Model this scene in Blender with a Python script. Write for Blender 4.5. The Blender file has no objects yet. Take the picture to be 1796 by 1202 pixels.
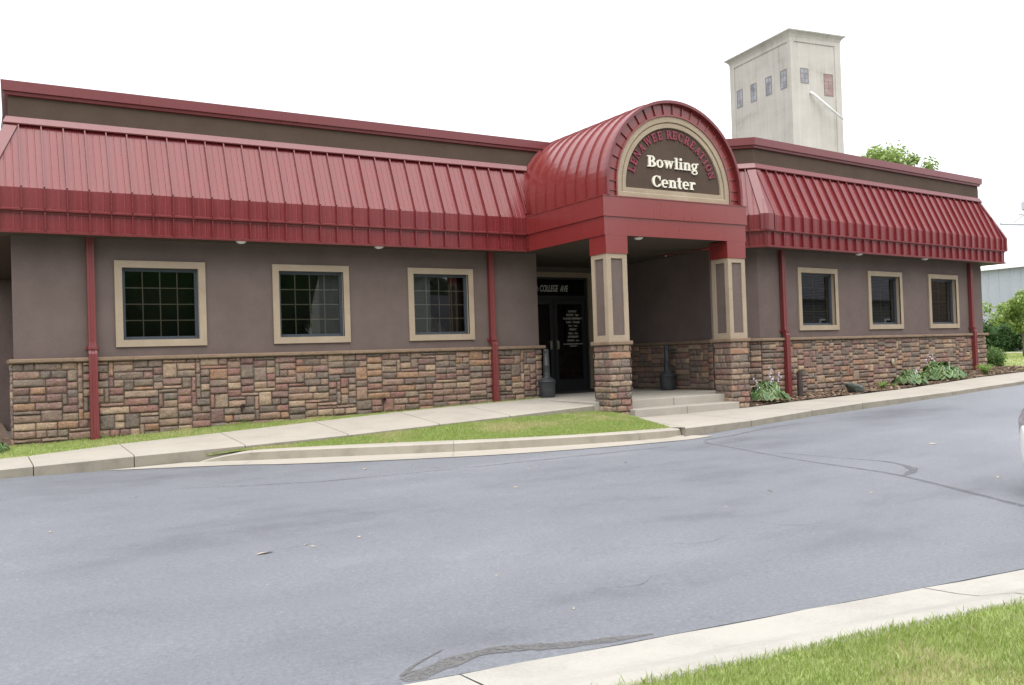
import bpy, bmesh, math, random
import numpy as np
from mathutils import Vector, Matrix, noise as mnoise
random.seed(11)
rng = np.random.default_rng(5)
S = bpy.context.scene
COL = S.collection

# ------------------------------------------------------------------ camera
CAM = Vector((-0.4832, -15.4110, 0.8622))
yaw, pitch, roll = 0.54496, 0.0156, -0.03345
cy, sy, cp, sp = math.cos(yaw), math.sin(yaw), math.cos(pitch), math.sin(pitch)
fw = Vector((sy*cp, cy*cp, sp)); rt = Vector((cy, -sy, 0)); up = rt.cross(fw)
cr, sr = math.cos(roll), math.sin(roll)
r2 = rt*cr + up*sr; u2 = -rt*sr + up*cr
cd = bpy.data.cameras.new('camera'); cam = bpy.data.objects.new('camera', cd); COL.objects.link(cam)
cd.sensor_width = 36; cd.lens = 1558.57*36/1796; cd.clip_start = .05; cd.clip_end = 2000
cam.matrix_world = Matrix(((r2.x, u2.x, -fw.x, CAM.x), (r2.y, u2.y, -fw.y, CAM.y), (r2.z, u2.z, -fw.z, CAM.z), (0, 0, 0, 1)))
S.camera = cam

# ------------------------------------------------------------------ sky, sun, exposure
SUN_EL, SUN_AZ = math.radians(70), math.radians(200)      # azimuth clockwise from +y
w = bpy.data.worlds.new('World'); S.world = w; w.use_nodes = True
nt = w.node_tree; nt.nodes.clear()
sky = nt.nodes.new('ShaderNodeTexSky'); sky.sky_type = 'NISHITA'; sky.sun_disc = False
sky.sun_elevation = SUN_EL; sky.sun_rotation = SUN_AZ; sky.dust_density = 4.0; sky.air_density = 1.0; sky.ozone_density = 1.0
hs = nt.nodes.new('ShaderNodeHueSaturation'); hs.inputs['Saturation'].default_value = .22
mxs = nt.nodes.new('ShaderNodeMixRGB'); mxs.inputs[0].default_value = .6; mxs.inputs[2].default_value = (8.3, 8.5, 8.9, 1)
bg = nt.nodes.new('ShaderNodeBackground'); bg.inputs['Strength'].default_value = .135
wo = nt.nodes.new('ShaderNodeOutputWorld')
nt.links.new(sky.outputs[0], hs.inputs['Color']); nt.links.new(hs.outputs[0], mxs.inputs[1]); nt.links.new(mxs.outputs[0], bg.inputs[0]); nt.links.new(bg.outputs[0], wo.inputs[0])
sd = bpy.data.lights.new('sun', 'SUN'); sd.energy = 2.3; sd.angle = math.radians(85); sd.color = (1, .96, .9)
sun = bpy.data.objects.new('sun', sd); COL.objects.link(sun)
dv = Vector((math.sin(SUN_AZ)*math.cos(SUN_EL), math.cos(SUN_AZ)*math.cos(SUN_EL), math.sin(SUN_EL)))
sun.rotation_euler = dv.to_track_quat('Z', 'Y').to_euler()
S.view_settings.view_transform = 'Standard'; S.view_settings.look = 'None'
S.view_settings.exposure = 0.75; S.view_settings.gamma = 1
S.cycles.max_bounces = 8; S.cycles.transparent_max_bounces = 12

# ------------------------------------------------------------------ material helpers
def newmat(name):
    m = bpy.data.materials.new(name); m.use_nodes = True
    t = m.node_tree; p = t.nodes['Principled BSDF']
    return m, t, p
def N(t, typ, **kw):
    n = t.nodes.new(typ)
    for k, v in kw.items():
        if k in n.inputs: n.inputs[k].default_value = v
        else: setattr(n, k, v)
    return n
def ramp(t, stops, interp='LINEAR'):
    r = t.nodes.new('ShaderNodeValToRGB'); r.color_ramp.interpolation = interp
    e = r.color_ramp.elements
    while len(e) < len(stops): e.new(.5)
    for el, (p, c) in zip(e, stops):
        el.position = p; el.color = (*c, 1) if len(c) == 3 else c
    return r
def coords(t, scale=(1, 1, 1), kind='Object'):
    c = t.nodes.new('ShaderNodeTexCoord'); m = t.nodes.new('ShaderNodeMapping'); m.inputs['Scale'].default_value = scale
    t.links.new(c.outputs[kind], m.inputs[0]); return m.outputs[0]
def simple(name, col, rough=.6, metal=0, vary=.0, scale=6, bump=0, bscale=120, spec=.5, coat=0, stretch=(1, 1, 1)):
    m, t, p = newmat(name)
    p.inputs['Roughness'].default_value = rough; p.inputs['Metallic'].default_value = metal
    p.inputs['Specular IOR Level'].default_value = spec; p.inputs['Coat Weight'].default_value = coat
    co = coords(t, stretch)
    if vary:
        n = N(t, 'ShaderNodeTexNoise', Scale=scale, Detail=6.0, Roughness=.6); t.links.new(co, n.inputs['Vector'])
        r = ramp(t, [(.3, [c*(1-vary) for c in col]), (.7, [min(1, c*(1+vary)) for c in col])])
        t.links.new(n.outputs[0], r.inputs[0]); t.links.new(r.outputs[0], p.inputs['Base Color'])
    else: p.inputs['Base Color'].default_value = (*col, 1)
    if bump:
        n = N(t, 'ShaderNodeTexNoise', Scale=bscale, Detail=4.0); t.links.new(co, n.inputs['Vector'])
        b = N(t, 'ShaderNodeBump', Strength=bump, Distance=.01); t.links.new(n.outputs[0], b.inputs['Height']); t.links.new(b.outputs[0], p.inputs['Normal'])
    return m

def stucco(name, col):
    m, t, p = newmat(name); p.inputs['Roughness'].default_value = .92; p.inputs['Specular IOR Level'].default_value = .15
    co = coords(t)
    n = N(t, 'ShaderNodeTexNoise', Scale=1.6, Detail=7.0, Roughness=.65); t.links.new(co, n.inputs['Vector'])
    n2 = N(t, 'ShaderNodeTexNoise', Scale=55.0, Detail=5.0, Roughness=.75); t.links.new(co, n2.inputs['Vector'])
    a = N(t, 'ShaderNodeMath', operation='MULTIPLY_ADD'); a.inputs[1].default_value = .55; t.links.new(n2.outputs[0], a.inputs[0]); 
    b_ = N(t, 'ShaderNodeMath', operation='MULTIPLY'); b_.inputs[1].default_value = .45; t.links.new(n.outputs[0], b_.inputs[0]); t.links.new(b_.outputs[0], a.inputs[2])
    r = ramp(t, [(.35, [c*.80 for c in col]), (.65, [c*1.2 for c in col])]); t.links.new(a.outputs[0], r.inputs[0]); t.links.new(r.outputs[0], p.inputs['Base Color'])
    nb = N(t, 'ShaderNodeTexNoise', Scale=130.0, Detail=6.0, Roughness=.7); t.links.new(co, nb.inputs['Vector'])
    b = N(t, 'ShaderNodeBump', Strength=.5, Distance=.012); t.links.new(nb.outputs[0], b.inputs['Height']); t.links.new(b.outputs[0], p.inputs['Normal'])
    return m

def metal_red(name, col, rough, streak=0.0, dirt=.12, coat=0.0):
    m, t, p = newmat(name); p.inputs['Roughness'].default_value = rough; p.inputs['Specular IOR Level'].default_value = .72
    p.inputs['Coat Weight'].default_value = coat; p.inputs['Coat Roughness'].default_value = .12
    co = coords(t, (9, 9, .5)); n = N(t, 'ShaderNodeTexNoise', Scale=1.6, Detail=5.0, Roughness=.6); t.links.new(co, n.inputs['Vector'])
    co1 = coords(t); n1 = N(t, 'ShaderNodeTexNoise', Scale=2.2, Detail=6.0, Roughness=.65); t.links.new(co1, n1.inputs['Vector'])
    ad = N(t, 'ShaderNodeMixRGB', blend_type='MIX'); ad.inputs[0].default_value = .5; t.links.new(n.outputs[0], ad.inputs[1]); t.links.new(n1.outputs[0], ad.inputs[2])
    r = ramp(t, [(.3, [c*(1-dirt) for c in col]), (.7, [c*(1+dirt) for c in col])]); t.links.new(ad.outputs[0], r.inputs[0]); t.links.new(r.outputs[0], p.inputs['Base Color'])
    rr = N(t, 'ShaderNodeMapRange'); rr.inputs[1].default_value = .3; rr.inputs[2].default_value = .7; rr.inputs[3].default_value = rough*.8; rr.inputs[4].default_value = rough*1.3
    t.links.new(ad.outputs[0], rr.inputs[0]); t.links.new(rr.outputs[0], p.inputs['Roughness'])
    if streak:
        co2 = coords(t, (16, 16, .03)); n2 = N(t, 'ShaderNodeTexNoise', Scale=1.0, Detail=0.5); t.links.new(co2, n2.inputs['Vector'])
        b = N(t, 'ShaderNodeBump', Strength=streak, Distance=.02); t.links.new(n2.outputs[0], b.inputs['Height']); t.links.new(b.outputs[0], p.inputs['Normal'])
    return m

def stone_mat(name):
    m, t, p = newmat(name); p.inputs['Roughness'].default_value = .9; p.inputs['Specular IOR Level'].default_value = .2
    g = t.nodes.new('ShaderNodeNewGeometry')
    pal = [(.27, .18, .145), (.15, .125, .108), (.235, .115, .105), (.36, .26, .185), (.115, .10, .092), (.26, .185, .145), (.17, .098, .098),
           (.32, .185, .115), (.21, .165, .14), (.40, .30, .215), (.135, .105, .095), (.28, .21, .16), (.225, .135, .125), (.155, .138, .13), (.31, .20, .155), (.19, .145, .125)]
    r = ramp(t, [(i/len(pal), c) for i, c in enumerate(pal)], 'CONSTANT'); t.links.new(g.outputs['Random Per Island'], r.inputs[0])
    co = coords(t); n = N(t, 'ShaderNodeTexNoise', Scale=9.0, Detail=6.0, Roughness=.65); t.links.new(co, n.inputs['Vector'])
    r2_ = ramp(t, [(.35, (.21, .105, .09)), (.5, (.2, .17, .14)), (.66, (.33, .23, .14))]); t.links.new(n.outputs[0], r2_.inputs[0])
    mx = N(t, 'ShaderNodeMixRGB', blend_type='MIX'); mx.inputs[0].default_value = .38; t.links.new(r.outputs[0], mx.inputs[1]); t.links.new(r2_.outputs[0], mx.inputs[2])
    n3 = N(t, 'ShaderNodeTexNoise', Scale=40.0, Detail=5.0, Roughness=.7); t.links.new(co, n3.inputs['Vector'])
    r3 = ramp(t, [(.3, (.72, .72, .72)), (.7, (1.5, 1.47, 1.43))]); t.links.new(n3.outputs[0], r3.inputs[0])
    mu = N(t, 'ShaderNodeMixRGB', blend_type='MULTIPLY'); mu.inputs[0].default_value = 1; t.links.new(mx.outputs[0], mu.inputs[1]); t.links.new(r3.outputs[0], mu.inputs[2])
    t.links.new(mu.outputs[0], p.inputs['Base Color'])
    nb = N(t, 'ShaderNodeTexNoise', Scale=28.0, Detail=7.0, Roughness=.7); t.links.new(co, nb.inputs['Vector'])
    b = N(t, 'ShaderNodeBump', Strength=1.0, Distance=.03); t.links.new(nb.outputs[0], b.inputs['Height']); t.links.new(b.outputs[0], p.inputs['Normal'])
    return m

def concrete(name, col, dark=.72, scale=1.0, bump=.25):
    m, t, p = newmat(name); p.inputs['Roughness'].default_value = .9; p.inputs['Specular IOR Level'].default_value = .2
    co = coords(t)
    n = N(t, 'ShaderNodeTexNoise', Scale=1.3*scale, Detail=8.0, Roughness=.7); t.links.new(co, n.inputs['Vector'])
    n2 = N(t, 'ShaderNodeTexNoise', Scale=60.0*scale, Detail=4.0, Roughness=.8); t.links.new(co, n2.inputs['Vector'])
    mx = N(t, 'ShaderNodeMixRGB'); mx.inputs[0].default_value = .35; t.links.new(n.outputs[0], mx.inputs[1]); t.links.new(n2.outputs[0], mx.inputs[2])
    r = ramp(t, [(.3, [c*dark for c in col]), (.52, col), (.75, [min(1, c*1.12) for c in col])]); t.links.new(mx.outputs[0], r.inputs[0]); t.links.new(r.outputs[0], p.inputs['Base Color'])
    b = N(t, 'ShaderNodeBump', Strength=bump, Distance=.01); t.links.new(n2.outputs[0], b.inputs['Height']); t.links.new(b.outputs[0], p.inputs['Normal'])
    return m

def asphalt(name):
    m, t, p = newmat(name); p.inputs['Specular IOR Level'].default_value = .5
    co = coords(t)
    def nz(scale, det=5.0, stretch=None, rough=.6):
        c = coords(t, stretch) if stretch else co
        n = N(t, 'ShaderNodeTexNoise', Scale=scale, Detail=det, Roughness=rough); t.links.new(c, n.inputs['Vector']); return n.outputs[0]
    a = nz(1.0, 7.0, (.22, .8, 1), .68); b_ = nz(.45, 7.0, (.7, 1, 1), .65); c_ = nz(150.0, 3.0, None, .8); d_ = nz(38.0, 4.0, None, .8)
    mx = N(t, 'ShaderNodeMixRGB'); mx.inputs[0].default_value = .55; t.links.new(a, mx.inputs[1]); t.links.new(b_, mx.inputs[2])
    r = ramp(t, [(.36, (.118, .126, .146)), (.48, (.166, .177, .202)), (.56, (.180, .191, .216)), (.68, (.226, .236, .260))]); t.links.new(mx.outputs[0], r.inputs[0])
    sm = N(t, 'ShaderNodeMixRGB'); sm.inputs[0].default_value = .5; t.links.new(c_, sm.inputs[1]); t.links.new(d_, sm.inputs[2])
    r3 = ramp(t, [(.34, (.5, .5, .5)), (.46, (.92, .92, .92)), (.54, (1.06, 1.06, 1.06)), (.66, (1.7, 1.7, 1.7))]); t.links.new(sm.outputs[0], r3.inputs[0])
    mu = N(t, 'ShaderNodeMixRGB', blend_type='MULTIPLY'); mu.inputs[0].default_value = .85; t.links.new(r.outputs[0], mu.inputs[1]); t.links.new(r3.outputs[0], mu.inputs[2])
    t.links.new(mu.outputs[0], p.inputs['Base Color'])
    rr = N(t, 'ShaderNodeMapRange'); rr.inputs[1].default_value = .3; rr.inputs[2].default_value = .7; rr.inputs[3].default_value = .42; rr.inputs[4].default_value = .62
    t.links.new(mx.outputs[0], rr.inputs[0]); t.links.new(rr.outputs[0], p.inputs['Roughness'])
    ad = N(t, 'ShaderNodeMath', operation='ADD'); t.links.new(c_, ad.inputs[0]); t.links.new(d_, ad.inputs[1])
    b = N(t, 'ShaderNodeBump', Strength=.8, Distance=.008); t.links.new(ad.outputs[0], b.inputs['Height']); t.links.new(b.outputs[0], p.inputs['Normal'])
    return m

def leafy(name, cols, rough=.55, trans=.25, per='island', scale=2.0):
    m, t, p = newmat(name); p.inputs['Roughness'].default_value = rough; p.inputs['Specular IOR Level'].default_value = .35
    if per == 'island':
        g = t.nodes.new('ShaderNodeNewGeometry'); src = g.outputs['Random Per Island']
        r = ramp(t, [(i/(len(cols)-1), c) for i, c in enumerate(cols)])
    else:
        n = N(t, 'ShaderNodeTexNoise', Scale=scale, Detail=5.0); t.links.new(coords(t), n.inputs['Vector']); src = n.outputs[0]
        r = ramp(t, [(.3+.4*i/(len(cols)-1), c) for i, c in enumerate(cols)])
    t.links.new(src, r.inputs[0]); t.links.new(r.outputs[0], p.inputs['Base Color'])
    if trans:
        tr = t.nodes.new('ShaderNodeBsdfTranslucent'); t.links.new(r.outputs[0], tr.inputs[0])
        ms = t.nodes.new('ShaderNodeMixShader'); ms.inputs[0].default_value = trans
        t.links.new(p.outputs[0], ms.inputs[1]); t.links.new(tr.outputs[0], ms.inputs[2]); t.links.new(ms.outputs[0], t.nodes['Material Output'].inputs[0])
    return m

def glass(name, tint=.35, rough=.01, ior=1.5, boost=1.0):
    m, t, p = newmat(name); t.nodes.remove(p)
    fr = N(t, 'ShaderNodeFresnel', IOR=ior); tr = t.nodes.new('ShaderNodeBsdfTransparent'); tr.inputs[0].default_value = (tint, tint, tint*1.02, 1)
    gl = t.nodes.new('ShaderNodeBsdfGlossy'); gl.inputs['Roughness'].default_value = rough; gl.inputs[0].default_value = (.95*boost, .97*boost, 1*boost, 1)
    mu = N(t, 'ShaderNodeMath', operation='MULTIPLY'); mu.inputs[1].default_value = 1.9; mu.use_clamp = True; t.links.new(fr.outputs[0], mu.inputs[0])
    ms = t.nodes.new('ShaderNodeMixShader'); t.links.new(mu.outputs[0], ms.inputs[0]); t.links.new(tr.outputs[0], ms.inputs[1]); t.links.new(gl.outputs[0], ms.inputs[2])
    t.links.new(ms.outputs[0], t.nodes['Material Output'].inputs[0]); return m

M = {}
M['stucco'] = stucco('stucco_mauve', (.136, .104, .096))
M['parapet'] = stucco('stucco_brown', (.085, .060, .047))
M['beige'] = stucco('stucco_beige', (.34, .275, .205))
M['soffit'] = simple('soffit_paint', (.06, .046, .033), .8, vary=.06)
M['red'] = metal_red('red_standing_seam', (.162, .021, .024), .25, .06, .14)
M['redflat'] = metal_red('red_sheet', (.192, .023, .022), .30, .02, .05, .35)
M['redtrim'] = metal_red('red_trim', (.145, .020, .023), .30, .0, .06)
M['spout'] = metal_red('red_downspout', (.15, .020, .021), .45, 0)
M['red'].node_tree.nodes['Principled BSDF'].inputs['Specular IOR Level'].default_value = .52
M['stone'] = stone_mat('stone_veneer')
M['mortar'] = simple('mortar', (.095, .078, .065), .95, vary=.3, scale=20)
M['ledge'] = concrete('ledge_stone', (.215, .155, .11), .62, 4, .6)
M['frame'] = simple('window_frame_slate', (.045, .055, .07), .45, vary=.1)
M['doorframe'] = simple('door_aluminium_dark', (.028, .031, .036), .4)
M['glass'] = glass('window_glass', .60); M['doorglass'] = glass('door_glass', .25)
M['grid'] = simple('brass_grid', (.40, .35, .25), .4)
M['blind'] = simple('blind_slats', (.06, .052, .045), .6)
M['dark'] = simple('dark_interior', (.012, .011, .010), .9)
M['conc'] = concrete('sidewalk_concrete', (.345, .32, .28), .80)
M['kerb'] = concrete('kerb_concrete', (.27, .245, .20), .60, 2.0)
M['kerbnear'] = concrete('near_kerb_concrete', (.375, .36, .33), .70)
M['asphalt'] = asphalt('sealed_asphalt')
M['soil'] = simple('soil', (.22, .26, .09), .95, vary=.35, scale=5, bump=.6, bscale=40)
M['mulch'] = simple('mulch_ground', (.12, .08, .055), .95, vary=.5, scale=30, bump=1, bscale=60)
M['chip'] = leafy('mulch_chips', [(.10, .06, .04), (.22, .15, .10), (.35, .26, .18), (.14, .09, .06), (.27, .19, .13)], .9, 0)
M['grass'] = leafy('grass_blades', [(.20, .29, .055), (.29, .38, .10), (.37, .45, .15), (.25, .34, .075), (.46, .48, .24)], .6, .3)
M['grassdry'] = leafy('grass_dry', [(.42, .39, .19), (.50, .46, .26), (.36, .40, .13)], .7, .3)
M['hosta'] = None
M['white'] = simple('white_paint', (.8, .8, .8), .4)
M['plastic'] = simple('dark_grey_plastic', (.035, .038, .043), .5, vary=.25, scale=5, bump=.1)
M['mat'] = simple('door_mat', (.02, .021, .024), .95, bump=.8, bscale=300)
M['steel'] = simple('brushed_steel', (.6, .58, .52), .3, metal=1)
M['letter_red'] = simple('sign_letter_red', (.21, .03, .055), .5)
M['cream'] = simple('sign_letter_cream', (.70, .665, .57), .6)
M['vinyl'] = simple('white_vinyl', (.62, .62, .60), .5)
M['pvc'] = simple('brown_pvc', (.05, .038, .035), .5)
M['tower'] = None

# ------------------------------------------------------------------ mesh helper
class MB:
    def __init__(s): s.v = []; s.f = []; s.mi = []; s.c = None
    def V(s, p): s.v.append(tuple(p)); return len(s.v)-1
    def F(s, idx, mi=0): s.f.append(tuple(idx)); s.mi.append(mi)
    def poly(s, pts, mi=0): s.F([s.V(p) for p in pts], mi)
    def box(s, a, b, T=None, mi=0, bev=0):
        x0, y0, z0 = a; x1, y1, z1 = b
        if x0 > x1: x0, x1 = x1, x0
        if y0 > y1: y0, y1 = y1, y0
        if z0 > z1: z0, z1 = z1, z0
        if bev and min(x1-x0, y1-y0, z1-z0) > 2.2*bev:
            # chamfered box: 24 verts
            e = bev; g = {}
            for i, (X, dx) in enumerate(((x0, e), (x1, -e))):
                for j, (Y, dy) in enumerate(((y0, e), (y1, -e))):
                    for k, (Z, dz) in enumerate(((z0, e), (z1, -e))):
                        for ax, p in enumerate(((X, Y+dy, Z+dz), (X+dx, Y, Z+dz), (X+dx, Y+dy, Z))):
                            if T: p = T(*p)
                            g[i, j, k, ax] = s.V(p)
            def q(*k, flip=False): s.F([g[a_] for a_ in (k[::-1] if flip else k)], mi)
            for i in (0, 1): q((i,0,0,0), (i,0,1,0), (i,1,1,0), (i,1,0,0), flip=(i == 1))
            for j in (0, 1): q((0,j,0,1), (1,j,0,1), (1,j,1,1), (0,j,1,1), flip=(j == 1))
            for k in (0, 1): q((0,0,k,2), (0,1,k,2), (1,1,k,2), (1,0,k,2), flip=(k == 1))
            for i in (0, 1):
                for j in (0, 1): q((i,j,0,0), (i,j,0,1), (i,j,1,1), (i,j,1,0), flip=(i != j))
            for i in (0, 1):
                for k in (0, 1): q((i,0,k,0), (i,1,k,0), (i,1,k,2), (i,0,k,2), flip=(i != k))
            for j in (0, 1):
                for k in (0, 1): q((0,j,k,1), (0,j,k,2), (1,j,k,2), (1,j,k,1), flip=(j != k))
            for i in (0, 1):
                for j in (0, 1):
                    for k in (0, 1): q((i,j,k,0), (i,j,k,1), (i,j,k,2), flip=((i+j+k) % 2 == 1))
            return
        P = [(x0,y0,z0),(x1,y0,z0),(x1,y1,z0),(x0,y1,z0),(x0,y0,z1),(x1,y0,z1),(x1,y1,z1),(x0,y1,z1)]
        if T: P = [T(*p) for p in P]
        i = [s.V(p) for p in P]
        for q in ((0,3,2,1),(4,5,6,7),(0,1,5,4),(1,2,6,5),(2,3,7,6),(3,0,4,7)): s.F([i[k] for k in q], mi)
    def grid(s, rows, mi=0):
        idx = [[s.V(p) for p in r] for r in rows]
        for a, b in zip(idx, idx[1:]):
            for k in range(len(a)-1): s.F((a[k], a[k+1], b[k+1], b[k]), mi)
    def tube(s, pts, r, n=10, mi=0, cap=True, r1=None):
        pts = [Vector(p) for p in pts]; rings = []
        m = len(pts)
        for i, p in enumerate(pts):
            d = (pts[min(i+1, m-1)]-pts[max(i-1, 0)]).normalized()
            a = Vector((0, 0, 1)) if abs(d.z) < .9 else Vector((1, 0, 0))
            u = d.cross(a).normalized(); v = d.cross(u)
            rr = (r[i] if isinstance(r, (list, tuple)) else r)
            rings.append([s.V(p+u*rr*math.cos(2*math.pi*k/n)+v*rr*math.sin(2*math.pi*k/n)) for k in range(n)])
        for a, b in zip(rings, rings[1:]):
            for k in range(n): s.F((a[k], a[(k+1) % n], b[(k+1) % n], b[k]), mi)
        if cap: s.F(rings[0][::-1], mi); s.F(rings[-1], mi)
    def lathe(s, prof, c=(0, 0, 0), n=24, mi=0):
        rings = [[s.V((c[0]+r*math.cos(2*math.pi*k/n), c[1]+r*math.sin(2*math.pi*k/n), c[2]+z)) for k in range(n)] for r, z in prof]
        for a, b in zip(rings, rings[1:]):
            for k in range(n): s.F((a[k], a[(k+1) % n], b[(k+1) % n], b[k]), mi)
        s.F(rings[0][::-1], mi); s.F(rings[-1], mi)
    def prism(s, poly2, T0, T1, mi=0):
        a = [s.V(T0(x, y)) for x, y in poly2]; b = [s.V(T1(x, y)) for x, y in poly2]; n = len(a)
        s.F(a, mi); s.F(b[::-1], mi)
        for k in range(n): s.F((a[k], b[k], b[(k+1) % n], a[(k+1) % n]), mi)
    def build(s, name, mats, parent=None, smooth=False, fix=True, **tags):
        me = bpy.data.meshes.new(name); me.from_pydata(s.v, [], s.f)
        if not isinstance(mats, (list, tuple)): mats = [mats]
        for m in mats: me.materials.append(m)
        if any(s.mi): me.polygons.foreach_set('material_index', s.mi)
        if fix:
            bm = bmesh.new(); bm.from_mesh(me); bmesh.ops.recalc_face_normals(bm, faces=bm.faces); bm.to_mesh(me); bm.free()
        if smooth: me.polygons.foreach_set('use_smooth', [True]*len(me.polygons))
        me.update()
        o = bpy.data.objects.new(name, me); COL.objects.link(o)
        if parent: o.parent = parent
        for k, v in tags.items(): o[k] = v
        return o
def thing(name, label, cat, loc=(0, 0, 0), rot=0, group=None):
    o = bpy.data.objects.new(name, None); COL.objects.link(o); o.location = loc; o.rotation_euler = (0, 0, rot); o.empty_display_size = .2
    o['label'] = label; o['category'] = cat
    if group: o['group'] = group
    return o
def sub(name, parent, loc=(0, 0, 0), rot=0, label=None):
    o = bpy.data.objects.new(name, None); COL.objects.link(o); o.parent = parent; o.location = loc; o.rotation_euler = (0, 0, rot); o.empty_display_size = .1
    if label: o['label'] = label
    return o
def interp(x, pts):
    if x <= pts[0][0]: return pts[0][1]
    for (a, va), (b, vb) in zip(pts, pts[1:]):
        if x <= b: return va+(vb-va)*(x-a)/(b-a)
    return pts[-1][1]

# ------------------------------------------------------------------ frames
X0 = .04
I3 = lambda x, y, z: (x, y, z)
XR0, YR0, ANG = 13.678, -2.121, .0867
CA, SA = math.cos(ANG), math.sin(ANG)
def TR(s, t, z): return (XR0+s*CA-t*SA, YR0+s*SA+t*CA, z)      # right wing: s along wall, t into building
def frame(px, py, ang):
    c, s_ = math.cos(ang), math.sin(ang)
    return lambda s, t, z: (px+s*c-t*s_, py+s*s_+t*c, z)
R45 = ANG+math.radians(45)      # chamfer wall runs down-right toward the corner of the right wing
CHL = .73/math.cos(math.radians(45)-ANG) if False else 1.0
XI = 12.95                      # inner side wall of the entrance
# chamfer direction from corner back to inner wall
cdx, cdy = -math.cos(ANG-math.radians(45)), -math.sin(ANG-math.radians(45))
tt = (XI-XR0)/cdx; CHX, CHY = XI, YR0+tt*cdy; CHLEN = tt
TC = frame(CHX, CHY, ANG-math.radians(45))          # chamfer: s from inner wall to right wing corner
XR_, SR = 9.51, 9.53
ZL, ZM, ZF, ZT = 1.07, 2.945, 3.61, 4.69
DM = .463

# ------------------------------------------------------------------ terrain
YF = [(-40, -2.5), (.9, -2.5), (2.6, -3.05), (4.06, -3.93), (5.8, -4.65), (7.4, -5.05), (8.97, -5.18), (12, -4.85), (16.8, -4.4), (20.2, -4.0), (26, -3.4), (36, -2.4), (60, 0)]
ZFAR = [(-40, -.9), (-12, -.56), (0, -.455), (3, -.508), (8.9, -.50), (10.3, -.41), (12, -.352), (13.5, -.325), (16.8, -.25), (20.2, -.17), (26, -.05), (36, .12), (60, .17), (90, .2)]
def yn(x): return -11.37-.137*(x-1.26) if x > -6 else -10.38
ZN = [(-30, -.8), (6, -.72), (20, -.5), (40, -.2), (60, .1)]
def zroad(x, y):
    a = interp(x, YF); b = yn(x); t = max(0, min(1.6, (a-y)/(a-b)))
    t2 = min(t, 1)
    return interp(x, ZFAR)*(1-t2)+interp(x, ZN)*t2
def sheet(name, xs, ys, zf, mat, label=None, kind='structure', **k):
    mb = MB(); mb.grid([[(x, y, zf(x, y)) for x in xs] for y in ys])
    o = mb.build(name, mat, smooth=True, kind=kind)
    return o
def zlow(x, y):
    if y < yn(x)-.3: return interp(x, ZN)-.06
    if y < interp(x, YF): return zroad(x, y)-.1
    return interp(x, ZFAR)-.1+ (0 if y < 0 else min(.12, y*.05))
xs_far = [-600, -200, -80, -40]+[-30+2*i for i in range(50)]+[80, 120, 200, 400, 700]
ys_far = [-600, -200, -80, -45, -30, -20]+[-16+1*i for i in range(20)]+[6, 10, 20, 40, 80, 200, 600]
sheet('ground', xs_far, ys_far, zlow, simple('bare_ground', (.19, .18, .165), .95, vary=.2, scale=.5))
ysr = [-22+.5*i for i in range(42)]
# road strip (stays between its near and far edges)
mb = MB()
xs = [-40, -30, -20, -12]+[-8+.5*i for i in range(80)]+[32, 36, 42, 50, 60, 90]
rows = []
for k in range(25):
    f = k/24
    rows.append([(x, (interp(x, YF)+.9)*(1-f)+(yn(x)-.15)*f, zroad(x, (interp(x, YF)+.9)*(1-f)+(yn(x)-.15)*f)) for x in xs])
mb.grid(rows); mb.build('road', M['asphalt'], smooth=True, kind='structure')

def strip(mb, inner, outer, mi=0, gap=.006, skirt=.25, inskirt=.12, sub_=4):
    """slabs between two polylines (same length): a gap at every station, an edge face down to -skirt"""
    for i in range(len(inner)-1):
        a0, a1, b0, b1 = map(Vector, (inner[i], inner[i+1], outer[i], outer[i+1]))
        la = (a1-a0).length; ga = gap/max(la, .1)
        A0, A1 = a0.lerp(a1, ga), a1.lerp(a0, ga); B0, B1 = b0.lerp(b1, ga), b1.lerp(b0, ga)
        d = Vector((0, 0, -skirt)); e = .018
        top = [A0, A1, B1, B0]
        # small rounded outer edge
        nB0 = B0.lerp(A0, e/max((A0-B0).length, .01)); nB1 = B1.lerp(A1, e/max((A1-B1).length, .01))
        B0d, B1d = B0+Vector((0, 0, -e)), B1+Vector((0, 0, -e))
        mb.poly([A0, A1, nB1, nB0], mi)
        mb.poly([nB0, nB1, B1d, B0d], mi)
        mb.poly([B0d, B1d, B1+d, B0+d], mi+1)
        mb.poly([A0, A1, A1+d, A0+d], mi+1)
        mb.poly([A0, nB0, B0d, B0+d, A0+d], mi+1); mb.poly([A1, nB1, B1d, B1+d, A1+d], mi+1)
# left walk
WO = [(-14, -2.6, -.50), (-9.5, -2.55, -.45), (-5, -2.5, -.41), (-2.6, -2.5, -.375), (-1.2, -2.5, -.355), (.14, -2.5, -.325), (1.34, -2.48, -.30), (2.83, -2.45, -.28), (4.4, -2.42, -.245), (5.97, -2.4, -.19), (7.32, -2.4, -.14), (8.95, -2.6, -.05)]
WI = [(-14, -1.3, -.46), (-9.5, -1.25, -.42), (-5, -1.2, -.38), (-2.6, -1.2, -.36), (-1.2, -1.2, -.34), (.14, -1.17, -.31), (1.34, -1.07, -.245), (2.83, -.95, -.19), (4.4, -.86, -.125), (5.97, -.8, -.06), (7.32, -.74, -.02), (8.95, -.5, -.0)]
mb = MB(); strip(mb, WI, WO); mb.build('sidewalk', [M['conc'], M['kerb']], kind='structure')
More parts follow.
